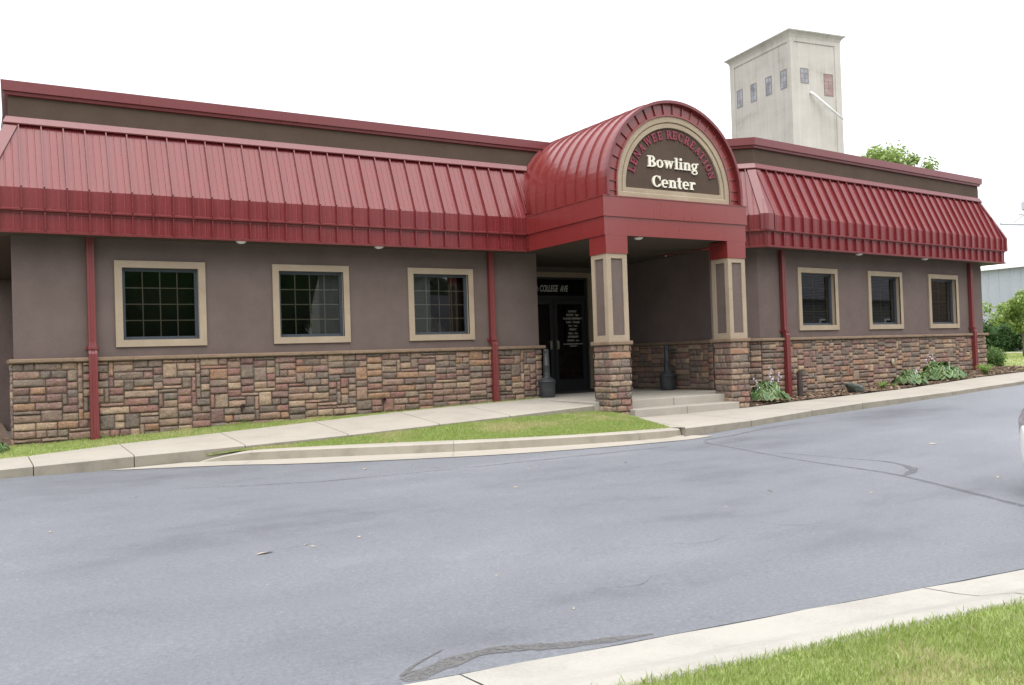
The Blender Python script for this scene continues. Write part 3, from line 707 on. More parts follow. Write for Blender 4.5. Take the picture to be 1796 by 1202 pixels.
# ------------------------------------------------------------------ windows
def ring(mb, x0, z0, x1, z1, w_, y0, y1, mi=0):
    # four mitred bars between outer rect and rect inset by w_, from y0 (front) to y1 (back)
    O = [(x0, z0), (x1, z0), (x1, z1), (x0, z1)]; I_ = [(x0+w_, z0+w_), (x1-w_, z0+w_), (x1-w_, z1-w_), (x0+w_, z1-w_)]
    for k in range(4):
        a, b, c, d = O[k], O[(k+1) % 4], I_[(k+1) % 4], I_[k]
        mb.poly([(a[0], y0, a[1]), (b[0], y0, b[1]), (c[0], y0, c[1]), (d[0], y0, d[1])], mi)
        mb.poly([(a[0], y0, a[1]), (a[0], y1, a[1]), (b[0], y1, b[1]), (b[0], y0, b[1])], mi)
        mb.poly([(d[0], y0, d[1]), (c[0], y0, c[1]), (c[0], y1, c[1]), (d[0], y1, d[1])], mi)
def make_window(w_, blinds):
    h = WZ1-WZ0; e = sub('window', B)
    mb = MB(); ring(mb, 0, 0, w_, h, .112, -.035, .0); ring(mb, .0995, .0995, w_-.0995, h-.0995, .0125, -.0345, .08); mb.build('trim', M['beige'], e)
    d0 = .045 if not blinds else .07
    mb = MB(); ring(mb, .112, .112, w_-.112, h-.112, .03, d0, d0+.08); ring(mb, .142, .142, w_-.142, h-.142, .022, d0+.015, d0+.08); mb.build('frame', M['frame'], e)
    i0, i1, j0, j1 = .164, w_-.164, .164, h-.164
    mb = MB(); mb.poly([(i0-.01, d0+.04, j0-.01), (i1+.01, d0+.04, j0-.01), (i1+.01, d0+.04, j1+.01), (i0-.01, d0+.04, j1+.01)]); mb.build('pane', M['glass'], e, fix=False)
    mb = MB()
    if not blinds:
        for k in (1, 2, 3):
            x = i0+(i1-i0)*k/4; z = j0+(j1-j0)*k/4
            mb.box((x-.008, d0+.048, j0), (x+.008, d0+.06, j1)); mb.box((i0, d0+.05, z-.008), (i1, d0+.062, z+.008))
        mb.build('grid', M['grid'], e)
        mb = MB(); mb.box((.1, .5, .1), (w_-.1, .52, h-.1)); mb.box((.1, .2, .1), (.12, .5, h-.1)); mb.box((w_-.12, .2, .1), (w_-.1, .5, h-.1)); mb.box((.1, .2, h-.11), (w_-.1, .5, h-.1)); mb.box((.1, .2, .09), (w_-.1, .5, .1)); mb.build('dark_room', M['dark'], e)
    else:
        mb.box((w_/2-.008, d0+.046, j0), (w_/2+.008, d0+.058, j1))
        for k in (1, 2, 3):
            z = j0+(j1-j0)*k/4; mb.box((i0, d0+.048, z-.004), (i1, d0+.056, z+.004))
        mb.build('grid', simple('ochre_bar', (.22, .15, .07), .5), e)
        mb = MB(); n = 30
        for k in range(n):
            z = j0+(j1-j0)*(k+.5)/n; mb.poly([(i0, d0+.10, z-.008), (i1, d0+.10, z-.008), (i1, d0+.125, z+.006), (i0, d0+.125, z+.006)])
        mb.build('blind', M['blind'], e, fix=False)
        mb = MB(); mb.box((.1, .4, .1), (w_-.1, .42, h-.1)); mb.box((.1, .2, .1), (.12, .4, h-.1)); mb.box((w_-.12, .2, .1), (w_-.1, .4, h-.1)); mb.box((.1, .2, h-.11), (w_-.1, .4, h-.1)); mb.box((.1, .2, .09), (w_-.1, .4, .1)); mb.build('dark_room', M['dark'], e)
    return e
def dup_part(e):
    c = e.copy(); COL.objects.link(c)
    for ch in e.children:
        d = ch.copy(); COL.objects.link(d); d.parent = c
    return c
wa = make_window(1.406, False); wb = make_window(1.473, True)
labsL = ['square gridded window nearest the left corner', 'square gridded window in the middle of the left wing', 'square gridded window beside the downspout near the entrance']
for k, (a, w_) in enumerate(WL):
    e = wa if k == 0 else dup_part(wa); e.location = (a, 0, WZ0); e['label'] = labsL[k]
labsR = ['window with blinds nearest the entrance', 'middle window with blinds in the right wing', 'window with blinds nearest the far right corner']
for k, (a, w_) in enumerate(WR):
    e = wb if k == 0 else dup_part(wb); e.location = TR(a, 0, WZ0); e.rotation_euler = (0, 0, ANG); e['label'] = labsR[k]

# ------------------------------------------------------------------ downspouts, lights, pipes
def make_spout():
    e = sub('downspout', B)
    w2 = .055
    # corrugated box section pipe: upper run, jog over the ledge, lower run
    mb = MB()
    sec = [(-w2, -.01), (-w2, -.10), (-.022, -.10), (-.016, -.092), (.016, -.092), (.022, -.10), (w2, -.10), (w2, -.01)]
    def run(path, sc=1.0):
        rows = [[(x*sc, y-off, z) for x, y in sec] for off, z in path]
        idx = [[mb.V(p) for p in r] for r in rows]; n = len(sec)
        for a, b in zip(idx, idx[1:]):
            for k in range(n): mb.F((a[k], a[(k+1) % n], b[(k+1) % n], b[k]))
        mb.F(idx[0]); mb.F(idx[-1][::-1])
    run([(0, ZM+.01), (0, 1.30), (.012, 1.2)]); run([(.008, 1.24), (.05, 1.12), (.05, .0)], 1.12)
    p = mb.build('pipe', M['spout'], e)
    mb = MB(); mb.box((-.10, -.025, 1.19), (.10, -.0, 1.235)); mb.box((-.068, -.145, 1.19), (.068, -.025, 1.235)); mb.build('bracket', M['spout'], e)
    return e
sp0 = make_spout()
for k, (T, s_, zb, lb) in enumerate(((TW, 1.115, -.24, 'red downspout by the left corner'), (TW, 8.38, -.06, 'red downspout left of the entrance'), (TR, .76, -.22, 'red downspout right of the entrance'), (TR, 8.82, .02, 'red downspout at the far right corner'))):
    e = sp0 if k == 0 else dup_part(sp0)
    e.location = T(s_, 0, 0); e.rotation_euler = (0, 0, 0 if k < 2 else ANG); e['label'] = lb
    # each one reaches its own ground
    pipe = [c for c in e.children if c.name.startswith('pipe')][0]
    pipe.data = pipe.data.copy()
    for v in pipe.data.vertices:
        if v.co.z < .01: v.co.z = zb
def light_prof(): return [(.085, 0), (.09, -.008), (.075, -.018), (.055, -.034), (.02, -.042), (.002, -.043)]
mb = MB(); mb.lathe(light_prof(), n=20); l0 = mb.build('soffit_light', M['white'], B, smooth=True)
for k, p in enumerate(((3.41, -.3, ZM+.008), (5.90, -.3, ZM+.008), TR(3.28, -.3, ZM+.008), TR(6.12, -.3, ZM+.008), (10.0, -2.72, ZM+.02))):
    o = l0
    if k: o = l0.copy(); COL.objects.link(o)
    o.location = p
for p in ((3.42, 0, .17), (6.0, 0, .14)):
    mb = MB(); n = 16; rings = []
    prof = [(.040, -.02), (.040, -.10), (.034, -.10), (.034, -.0)]
    idx = [[mb.V((p[0]+r*math.cos(2*math.pi*k/n), y, p[2]+r*math.sin(2*math.pi*k/n))) for k in range(n)] for r, y in prof]
    for a, b in zip(idx, idx[1:]):
        for k in range(n): mb.F((a[k], a[(k+1) % n], b[(k+1) % n], b[k]))
    mb.build('drain_pipe', M['pvc'], B)
mb = MB(); mb.lathe([(.05, 0), (.055, .01), (.045, .03), (.01, .04)], n=16); hb = mb.build('hose_box', simple('hose_cover', (.33, .30, .21), .6), B, smooth=True)
hb.location = TR(4.86, -.075, .42); hb.rotation_euler = (math.pi/2, 0, ANG); hb.scale = (1, 1.6, 1)
mb = MB(); mb.tube([TR(SR+.06, .05, 4.60), TR(SR+.06, .05, 5.0), TR(SR+.02, .05, 5.06)], .035, 10); mb.tube([TR(SR+.06, .05, 4.74), TR(SR+.06, .05, 4.78)], .045, 10); mb.build('flue_pipe', simple('galvanised', (.5, .56, .56), .45), B, smooth=True)
mb = MB(); mb.box((9.2, 1.0, 5.1), (10.9, 2.4, 5.44)); mb.build('roof_curb', M['redtrim'], B)

# ------------------------------------------------------------------ entrance canopy
CX0, CX1, CYF, CYB = 9.0, 12.5, -3.005, -.40
mb = MB()
def boxring(mb, x0, x1, yf, yb, z0, z1, th=.05):
    mb.box((x0, yf, z0), (x1, yf+th, z1)); mb.box((x0, yf+th, z0), (x0+th, yb, z1)); mb.box((x1-th, yf+th, z0), (x1, yb, z1))
mbu = MB(); boxring(mbu, CX0, CX1, CYF, CYB, 3.275, 3.63)
mbu.box((CX0-.012, CYF-.012, 3.63), (CX1+.012, CYB, 3.645))
mbu.build('canopy_fascia', M['redflat'], B)
mbl = MB(); boxring(mbl, CX0+.025, CX1-.025, CYF+.025, CYB, 2.945, 3.28, .04); mbl.build('canopy_fascia', M['redflat'], B)
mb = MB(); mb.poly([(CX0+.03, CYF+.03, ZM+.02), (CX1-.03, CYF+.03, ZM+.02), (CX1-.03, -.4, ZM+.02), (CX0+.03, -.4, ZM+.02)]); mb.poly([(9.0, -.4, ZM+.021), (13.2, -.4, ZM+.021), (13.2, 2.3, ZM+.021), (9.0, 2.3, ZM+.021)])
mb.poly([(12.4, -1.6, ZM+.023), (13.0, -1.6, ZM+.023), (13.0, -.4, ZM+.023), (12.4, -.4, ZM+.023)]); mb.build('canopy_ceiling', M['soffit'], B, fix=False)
XC, ZC, RV = 10.73, 3.85, 1.635
def arch(R, zb, n=40, zc=ZC, xc=XC):
    P = [(xc-R, zb), (xc-R, (zb+zc)/2)]
    for k in range(n+1):
        a = math.pi-math.pi*k/n; P.append((xc+R*math.cos(a), zc+R*math.sin(a)))
    P += [(xc+R, (zb+zc)/2), (xc+R, zb)]
    return P
def arch_band(mb, R0, zb0, y0, R1, zb1, y1, mi=0):
    mb.grid([[(x, y0, z) for x, z in arch(R0, zb0)], [(x, y1, z) for x, z in arch(R1, zb1)]], mi)
# vault with standing seams
mb = MB(); ys_ = [-2.98]+[-2.72+.335*k for k in range(12)]
for a, b in zip(ys_, ys_[1:]):
    arch_band(mb, RV, 3.645, a, RV+.002, 3.645, (a+b)/2); arch_band(mb, RV+.002, 3.645, (a+b)/2, RV, 3.645, b)
for y in ys_[1:]:
    arch_band(mb, RV, 3.65, y-.008, RV+.03, 3.65, y-.008); arch_band(mb, RV+.03, 3.65, y-.008, RV+.03, 3.65, y+.008); arch_band(mb, RV+.03, 3.65, y+.008, RV, 3.65, y+.008)
mb.build('vault_roof', M['redflat'], B, smooth=False, fix=False)
for p in bpy.data.objects['vault_roof'].data.polygons: p.use_smooth = False
mb = MB()   # front rim
arch_band(mb, RV-.04, 3.645, -2.93, RV-.04, 3.645, -3.03); arch_band(mb, RV-.04, 3.645, -3.03, RV+.012, 3.645, -3.03); arch_band(mb, RV+.012, 3.645, -3.03, RV+.012, 3.645, -2.95)
mb.build('vault_rim', M['redtrim'], B, fix=False)
mb = MB(); YFACE = -2.935
arch_band(mb, RV-.04, 3.645, YFACE, 1.37, 3.645, YFACE)
for k in range(0, 21):
    a = math.radians(3+174*k/20); c, s_ = math.cos(a), math.sin(a); px, pz = -s_*.007, c*.007
    P = []
    for r in (1.385, RV-.042):
        for sg in (-1, 1): P.append((XC+r*c+sg*px, ZC+r*s_+sg*pz))
    mb.prism([P[0], P[1], P[3], P[2]], lambda x, z: (x, YFACE-.028, z), lambda x, z: (x, YFACE, z))
mb.prism([(XC-RV+.045, 3.745), (XC-1.385, 3.745), (XC-1.385, 3.757), (XC-RV+.045, 3.757)], lambda x, z: (x, YFACE-.028, z), lambda x, z: (x, YFACE, z))
mb.prism([(XC+RV-.045, 3.745), (XC+1.385, 3.745), (XC+1.385, 3.757), (XC+RV-.045, 3.757)], lambda x, z: (x, YFACE-.028, z), lambda x, z: (x, YFACE, z))
arch_band(mb, 1.395, 3.645, YFACE, 1.395, 3.645, YFACE-.035); arch_band(mb, 1.395, 3.645, YFACE-.035, 1.367, 3.645, YFACE-.035); arch_band(mb, 1.367, 3.645, YFACE-.035, 1.367, 3.645, YFACE)
mb.build('vault_face', M['redflat'], B, fix=False)
sign = sub('arched_sign', B, label='arched brown sign with a beige surround and raised lettering')
mb = MB(); YS = -2.95
def solid_arch(mb, R, zb, y, mi=0):
    P = arch(R, zb); mb.F([mb.V((x, y, z)) for x, z in P], mi)
arch_band(mb, 1.366, 3.647, YS+.02, 1.366, 3.647, YS); arch_band(mb, 1.366, 3.647, YS, 1.262, 3.735, YS); arch_band(mb, 1.262, 3.735, YS, 1.255, 3.742, YS+.03)
arch_band(mb, 1.255, 3.742, YS+.03, 1.243, 3.752, YS+.03); arch_band(mb, 1.243, 3.752, YS+.03, 1.235, 3.76, YS+.01); arch_band(mb, 1.235, 3.76, YS+.01, 1.158, 3.828, YS+.01); arch_band(mb, 1.158, 3.828, YS+.01, 1.154, 3.832, YS+.045)
Pb = [((XC-1.366, 3.647), (XC+1.366, 3.647), (XC+1.262, 3.735), (XC-1.262, 3.735), 0, 0), ((XC-1.262, 3.735), (XC+1.262, 3.735), (XC+1.243, 3.752), (XC-1.243, 3.752), 0, .012), ((XC-1.243, 3.752), (XC+1.243, 3.752), (XC+1.158, 3.828), (XC-1.158, 3.828), .01, .01), ((XC-1.158, 3.828), (XC+1.158, 3.828), (XC+1.154, 3.832), (XC-1.154, 3.832), .01, .045)]
for a, b, c, d, y0, y1 in Pb: mb.poly([(a[0], YS+y0, a[1]), (b[0], YS+y0, b[1]), (c[0], YS+y1, c[1]), (d[0], YS+y1, d[1])])
mb.build('surround', M['beige'], sign, fix=False)
mb = MB(); solid_arch(mb, 1.156, 3.83, YS+.044); mb.build('panel', M['parapet'], sign)
# ---- letters
def arcpoly(cx, cy_, rx, ry, a0, a1, tx, ty, n=14):
    out = []; inn = []
    for k in range(n+1):
        a = math.radians(a0+(a1-a0)*k/n); out.append((cx+rx*math.cos(a), cy_+ry*math.sin(a))); inn.append((cx+(rx-tx)*math.cos(a), cy_+(ry-ty)*math.sin(a)))
    return out, inn
SF = .09
def rc(x0, y0, x1, y1): return [(x0, y0), (x1, y0), (x1, y1), (x0, y1)]
GL = {
 'I': (.44, [rc(.11, 0, .33, 1), rc(0, 0, .44, SF), rc(0, 1-SF, .44, 1)]),
 'L': (.72, [rc(.11, 0, .33, 1), rc(0, 0, .70, .11), rc(0, 1-SF, .44, 1), [(.56, .1), (.72, .0), (.74, .34), (.67, .34)]]),
 'E': (.74, [rc(.11, 0, .34, 1), rc(0, 0, .70, .15), rc(0, .85, .68, 1), rc(.3, .43, .54, .57), [(.57, .1), (.72, .0), (.75, .32), (.68, .32)], [(.56, .9), (.70, 1), (.70, .70), (.63, .70)], rc(.50, .36, .57, .65)]),
 'F': (.7, [rc(.11, 0, .33, 1), rc(0, 0, .44, SF), rc(0, .89, .66, 1), rc(.3, .45, .52, .56), [(.54, .9), (.68, 1), (.68, .70), (.61, .70)]]),
 'T': (.78, [rc(.28, 0, .50, 1), rc(.17, 0, .61, SF), rc(0, .89, .78, 1), rc(0, .68, .07, .9), rc(.71, .68, .78, .9)]),
 'N': (.92, [rc(.09, 0, .22, .95), rc(.72, .0, .85, 1), [(.04, 1), (.30, 1), (.84, .02), (.84, 0), (.70, 0), (.11, .95)], rc(0, 0, .33, SF), rc(.61, 1-SF, .94, 1)]),
 'A': (.92, [[(.12, 0), (.21, 0), (.49, .86), (.45, 1), (.40, 1)], [(.56, 0), (.80, 0), (.54, 1), (.38, 1)], rc(.22, .28, .62, .38), rc(0, 0, .32, SF), rc(.50, 0, .92, SF)]),
 'V': (.9, [[(.06, 1), (.30, 1), (.50, .16), (.42, 0), (.40, 0)], [(.50, 0), (.40, 0), (.70, 1), (.79, 1)], rc(-.02, 1-SF, .40, 1), rc(.58, 1-SF, .90, 1)]),
 'W': (1.24, [[(.06, 1), (.28, 1), (.44, .24), (.38, 0), (.32, 0)], [(.38, 0), (.32, 0), (.56, .9), (.64, .9)], [(.50, 1), (.72, 1), (.90, .24), (.84, 0), (.77, 0)], [(.84, 0), (.77, 0), (1.06, 1), (1.16, 1)], rc(-.03, 1-SF, .38, 1), rc(.44, 1-SF, .80, 1), rc(.94, 1-SF, 1.26, 1)]),
 'R': (.88, [rc(.11, 0, .33, 1), rc(0, 0, .44, SF), rc(0, .9, .45, 1), ('a', .42, .735, .33, .265, -90, 90, .20, .10), rc(.3, .47, .44, .57), [(.36, .5), (.58, .5), (.88, .0), (.62, .0)], rc(.62, 0, .92, SF)]),
 'C': (.84, [('a', .46, .5, .46, .52, 35, 325, .22, .09), rc(.74, .60, .81, 1.0), rc(.76, .14, .83, .30)]),
 'O': (.92, [('a', .46, .5, .46, .52, 0, 360, .21, .09)]),
 'B': (.84, [rc(.11, 0, .34, 1), rc(0, 0, .45, .1), rc(0, .9, .45, 1), ('a', .42, .745, .32, .255, -90, 90, .20, .10), ('a', .42, .27, .40, .27, -90, 90, .23, .11), rc(.3, .46, .44, .55)]),
 'o': (.66, [('a', .33, .35, .33, .37, 0, 360, .175, .09)]),
 'w': (1.02, [[(.05, .7), (.27, .7), (.38, .2), (.32, 0), (.26, 0)], [(.32, 0), (.24, 0), (.46, .66), (.54, .66)], [(.42, .7), (.62, .7), (.76, .2), (.70, 0), (.64, 0)], [(.70, 0), (.63, 0), (.86, .7), (.94, .7)], rc(-.02, .62, .34, .7), rc(.76, .62, 1.02, .7)]),
 'l': (.38, [rc(.09, 0, .29, 1.04), rc(0, 0, .38, .09), rc(0, .96, .2, 1.04)]),
 'i': (.38, [rc(.09, 0, .29, .7), rc(0, 0, .38, .09), rc(0, .62, .2, .7), ('a', .19, .93, .12, .12, 0, 360, .118, .118)]),
 'n': (.76, [rc(.09, 0, .29, .7), rc(0, 0, .36, .09), rc(0, .62, .2, .7), ('a', .43, .44, .25, .28, 0, 150, .19, .12), rc(.49, 0, .68, .45), rc(.43, 0, .76, .09)]),
 'g': (.72, [('a', .31, .44, .29, .27, 0, 360, .15, .09), ('a', .32, -.13, .31, .21, 0, 360, .12, .09), rc(.52, .60, .74, .72), [(.08, .12), (.22, .2), (.56, .10), (.50, -.02), (.2, .05)], ('a', .22, .13, .14, .10, 90, 270, .09, .07)]),
 'e': (.66, [('a', .33, .35, .33, .37, 0, 310, .18, .09), rc(.14, .32, .655, .41)]),
 't': (.50, [rc(.13, .12, .33, .98), rc(0, .61, .47, .7), ('a', .33, .17, .20, .19, 180, 320, .17, .10)]),
 'r': (.58, [rc(.09, 0, .29, .7), rc(0, 0, .40, .09), rc(0, .62, .2, .7), ('a', .42, .42, .22, .29, 60, 160, .16, .13), ('a', .50, .60, .09, .10, 0, 360, .088, .098)]),
}
def put_glyph(mb, ch, T, thick, k0=0):
    """T(x,y,d): glyph units to world, d = distance forward"""
    w_, prims = GL[ch]
    for k, p in enumerate(prims):
        d = thick+k*.0006
        if p[0] == 'a':
            o_, i_ = arcpoly(*p[1:])
            n = len(o_)
            if abs(p[6]-p[5]) >= 360: o_, i_ = o_[:-1]+[o_[0]], i_[:-1]+[i_[0]]
            fo = [mb.V(T(x, y, d)) for x, y in o_]; fi = [mb.V(T(x, y, d)) for x, y in i_]; bo = [mb.V(T(x, y, 0)) for x, y in o_]; bi = [mb.V(T(x, y, 0)) for x, y in i_]
            for q in range(n-1):
                mb.F((fo[q], fo[q+1], fi[q+1], fi[q])); mb.F((fo[q], bo[q], bo[q+1], fo[q+1])); mb.F((fi[q], fi[q+1], bi[q+1], bi[q]))
            if abs(p[6]-p[5]) < 360:
                mb.F((fo[0], fi[0], bi[0], bo[0])); mb.F((fo[-1], bo[-1], bi[-1], fi[-1]))
        else:
            mb.prism(p, lambda x, y: T(x, y, d), lambda x, y: T(x, y, 0))
    return w_
YL = YS+.043
def text_line(s_, x0, x1, zb, H, thick):
    tw = sum(GL[c][0] for c in s_)+.07*(len(s_)-1); sc = (x1-x0)/tw; x = 0; mb = MB()
    for c in s_:
        xx = x; put_glyph(mb, c, lambda u, v, d: (x0+(xx+u)*sc, YL-d, zb+v*H), thick); x += GL[c][0]+.07
    return mb
m1 = text_line('Bowling', 10.10, 11.34, 4.245, .205, .028); m2 = text_line('Center', 10.20, 11.25, 3.885, .205, .028)
m1.build('lettering', M['cream'], sign, label='cream raised lettering reading Bowling')
m2.build('lettering', M['cream'], sign, label='cream raised lettering reading Center')
mb = MB()
angs = [161.8, 153.5, 144.5, 134.8, 124.0, 114.2, 106.2, 93.5, 85.8, 77.5, 68.3, 60.0, 50.8, 42.8, 35.8, 28.2, 19.8]
for ch, a in zip('LENAWEERECREATION', angs):
    if ch == 'I': a -= .3
    a = math.radians(a); H = .155; rb = .95; w_ = GL[ch][0]; px, pz = XC-.025+rb*math.cos(a), ZC+rb*math.sin(a)
    ux, uz = math.sin(a), -math.cos(a); rx, rz = math.cos(a), math.sin(a)
    put_glyph(mb, ch, lambda u, v, d: (px+(u-w_/2)*H*ux*.86+v*H*rx, YL-d, pz+(u-w_/2)*H*uz*.86+v*H*rz), .022)
mb.build('lettering', M['letter_red'], sign, label='dark red raised lettering arched along the top')

# ------------------------------------------------------------------ columns
def make_column():
    e = sub('column', B); c = .44; T = lambda x, y, z: (x, y, z); rn = random.Random(8)
    mb = MB(); faces = [lambda s, t, z: (s, t, z), lambda s, t, z: (c-t, s, z), lambda s, t, z: (c-s, c-t, z), lambda s, t, z: (t, c-s, z)]
    rows_ = []; z = 1.0
    while z > -.55:
        h = rn.choice([.10, .12, .13, .145, .11]); rows_.append((z-h, z)); z -= h
    for q, T_ in enumerate(faces):
        for j, (z0, z1) in enumerate(rows_):
            ext = (j+q) % 2
            x = -.028 if ext else 0; x_end = c+(.028 if ext else 0)
            n = rn.choice([1, 2, 2, 3, 3]) ; cutsx = [x]+sorted(x+(x_end-x)*(k/n+rn.uniform(-.07, .07)) for k in range(1, n))+[x_end]
            for a, b in zip(cutsx, cutsx[1:]): one_stone(mb, a, z0, b, z1, T_, 0, rn, .022)
    mb.build('stone_pier', M['stone'], e, smooth=True, fix=False)
    mb = MB(); mb.box((.0, .0, -.55), (c, c, 1.0)); mb.build('pier_core', M['mortar'], e)
    mb = MB(); rl = random.Random(3); mb.box((-.055, -.055, 1.0), (c+.055, c+.055, ZL), bev=.012); mb.build('stone_cap', M['ledge'], e)
    mb = MB(); b0, b1 = .0, .455; o_ = -.008
    zt, zb = 2.72, ZL
    x0, x1 = o_, o_+.455
    th = .022
    mb.box((x0+th, x0+th, zb), (x1-th, x1-th, zt), mi=1)
    tr = .062
    for T_ in (lambda s, t, z: (s, t, z), lambda s, t, z: (x0+x1-t, s, z), lambda s, t, z: (x0+x1-s, x0+x1-t, z), lambda s, t, z: (t, x0+x1-s, z)):
        for (a, b, za, zb_) in ((x0, x0+tr*1.6, zb, 2.75), (x1-tr*1.6, x1, zb, 2.75), (x0+tr*1.6, x1-tr*1.6, zb, zb+.105), (x0+tr*1.6, x1-tr*1.6, 2.535, 2.75)):
            P = [(a, x0, za), (b, x0, za), (b, x0, zb_), (a, x0, zb_)]; mb.poly([T_(*p) for p in P])
        i0, i1, j0, j1 = x0+tr*1.6, x1-tr*1.6, zb+.105, 2.535
        for (p, q) in (((i0, j0), (i1, j0)), ((i1, j0), (i1, j1)), ((i1, j1), (i0, j1)), ((i0, j1), (i0, j0))):
            mb.poly([T_(p[0], x0, p[1]), T_(q[0], x0, q[1]), T_(q[0], x0+th, q[1]), T_(p[0], x0+th, p[1])])
    mb.build('shaft', [M['beige'], M['stucco']], e)
    mb = MB(); mb.box((-.02, -.02, 2.62), (.465, .465, 2.946)); mb.build('metal_cap', M['redflat'], e)
    return e
col0 = make_column(); col0.location = (9.065, -2.958, 0); col0['label'] = 'stone and stucco column left of the steps'
col1 = dup_part(col0); col1.location = (11.992, -2.958, 0); col1['label'] = 'stone and stucco column right of the steps'

# ------------------------------------------------------------------ doors
YD = 2.2
mb = MB(); mb.box((12.40, YD-.03, 0), (12.52, YD+.1, 2.84)); mb.box((10.55, YD-.03, 2.72), (12.40, YD+.1, 2.84)); mb.box((10.43, YD-.03, 0), (10.55, YD+.1, 2.84)); mb.build('door_surround', M['beige'], B)
mb = MB(); mb.box((12.36, YD+.02, 0), (12.40, YD+.14, 2.72)); mb.box((10.55, YD+.02, 0), (10.62, YD+.14, 2.72)); mb.box((10.62, YD+.02, 2.68), (12.36, YD+.14, 2.72)); mb.box((10.62, YD+.02, 2.20), (12.36, YD+.14, 2.28)); mb.build('door_frame', M['doorframe'], B)
tr_ = sub('transom_window', B)
mb = MB(); mb.poly([(10.6, YD+.08, 2.26), (12.38, YD+.08, 2.26), (12.38, YD+.08, 2.70), (10.6, YD+.08, 2.70)]); mb.build('pane', M['doorglass'], tr_, fix=False)
mb = MB(); mb.box((10.4, YD+1.6, -.1), (12.6, YD+1.65, 2.9)); mb.box((10.4, YD+.2, -.1), (10.45, YD+1.6, 2.9)); mb.box((12.55, YD+.2, -.1), (12.6, YD+1.6, 2.9)); mb.box((10.4, YD+.2, 2.85), (12.6, YD+1.6, 2.9)); mb.build('dark_lobby', simple('dark_lobby', (.02, .016, .013), .9), B)
def door_leaf(x0, x1, hx, label):
    e = sub('door', B, label=label); st = .10
    mb = MB(); y0, y1 = YD+.05, YD+.10
    mb.box((x0, y0, 0.01), (x0+st, y1, 2.195)); mb.box((x1-st, y0, .01), (x1, y1, 2.195)); mb.box((x0+st, y0, 2.08), (x1-st, y1, 2.195)); mb.box((x0+st, y0, .01), (x1-st, y1, .26)); mb.build('frame', M['doorframe'], e)
    mb = MB(); mb.poly([(x0+st, y0+.025, .26), (x1-st, y0+.025, .26), (x1-st, y0+.025, 2.08), (x0+st, y0+.025, 2.08)]); mb.build('pane', M['doorglass'], e, fix=False)
    mb = MB(); mb.tube([(hx, y0-.002, 1.19), (hx, y0-.05, 1.19), (hx, y0-.05, 1.01), (hx, y0-.002, 1.01)], .014, 8); mb.box((hx-.02, y0-.006, .99), (hx+.02, y0, 1.21)); mb.build('handle', M['steel'], e, smooth=False)
    return e
dl = door_leaf(10.63, 11.40, 11.30, 'dark glazed left door leaf'); dr = door_leaf(11.42, 12.35, 11.50, 'dark glazed right door leaf with white opening hours')
def text_mesh(s_, size, x, y, z, name, parent, shear=0, xs_=1.0, align='LEFT', mat=None, label=None, bold=0.0, ext=.001):
    cu = bpy.data.curves.new(name, 'FONT'); cu.body = s_; cu.size = size; cu.shear = shear; cu.align_x = align; cu.offset = bold; cu.extrude = ext
    tmp = bpy.data.objects.new('tmp', cu); COL.objects.link(tmp)
    dg = bpy.context.evaluated_depsgraph_get(); me = bpy.data.meshes.new_from_object(tmp.evaluated_get(dg)); bpy.data.objects.remove(tmp)
    me.materials.clear(); me.materials.append(mat or M['vinyl'])
    o = bpy.data.objects.new(name, me); COL.objects.link(o); o.parent = parent; o.location = (x, y, z); o.rotation_euler = (math.pi/2, 0, 0); o.scale = (xs_, 1, 1)
    if label: o['label'] = label
    return o
text_mesh('COLLEGE  AVE', .215, 11.05, YD+.07, 2.385, 'lettering', tr_, .25, .57, bold=.004, label='white slanted letters reading COLLEGE AVE')
text_mesh('0h', .20, 10.90, YD+.07, 2.385, 'lettering', tr_, .25, .57)
hx = 11.975
for i, (s_, z, sz) in enumerate((('SUNDAY', 1.885, .062), ('NOON - 9pm', 1.80, .062), ('CLOSED MONDAY', 1.71, .066), ('TUES - THURS', 1.62, .066), ('10am - 11pm', 1.54, .05), ('FRIDAY', 1.445, .062), ('10am - 1am', 1.355, .060), ('SATURDAY', 1.27, .062), ('NOON - 1am', 1.18, .060), ('Extended Hours During Holiday Season', 1.105, .036), ('Monday Close', 1.055, .036))):
    text_mesh(s_, sz, hx, YD+.065, z, 'lettering', dr, 0, 1.0, 'CENTER', simple('hours_vinyl', (.66, .66, .63), .5) if i == 0 else bpy.data.materials['hours_vinyl'], bold=.0018)

# ------------------------------------------------------------------ things at the entrance
def ash_bin(loc, label):
    t = thing('ash_receptacle', label, 'ash bin', loc, group='smoker bins at the entrance')
    mb = MB(); mb.lathe([(.150, 0), (.158, .01), (.163, .15), (.172, .30), (.174, .305), (.184, .31), (.186, .33), (.18, .345)], n=28); mb.build('bucket', M['plastic'], t, smooth=True)
    mb = MB(); mb.lathe([(.18, .346), (.165, .365), (.125, .385), (.085, .405), (.072, .43), (.07, .44)], n=28); mb.build('lid', M['plastic'], t, smooth=True)
    mb = MB(); mb.lathe([(.073, .435), (.070, .45), (.066, .64), (.070, .645), (.070, .665), (.062, .67), (.058, .95), (.060, .97), (.055, .985), (.03, .99)], n=24); p = mb.build('pole', M['plastic'], t, smooth=True)
    mb = MB(); c = Vector((-.05, -.045, .925)); mb.tube([(-.032, -.030, .925), (-.045, -.043, .925)], .017, 12); mb.build('opening', M['dark'], t)
    return t
ash_bin((9.53, -.22, 0), 'dark grey pole ash bin at the corner of the left wing')
ash_bin((12.66, -.32, 0), 'dark grey pole ash bin against the stone inside the porch')
mb = MB(); mb.box((10.35, .75, .001), (12.35, 2.1, .014)); mb.build('door_mat', M['mat'], None, label='dark grey ribbed floor mat in front of the entrance doors', category='mat')
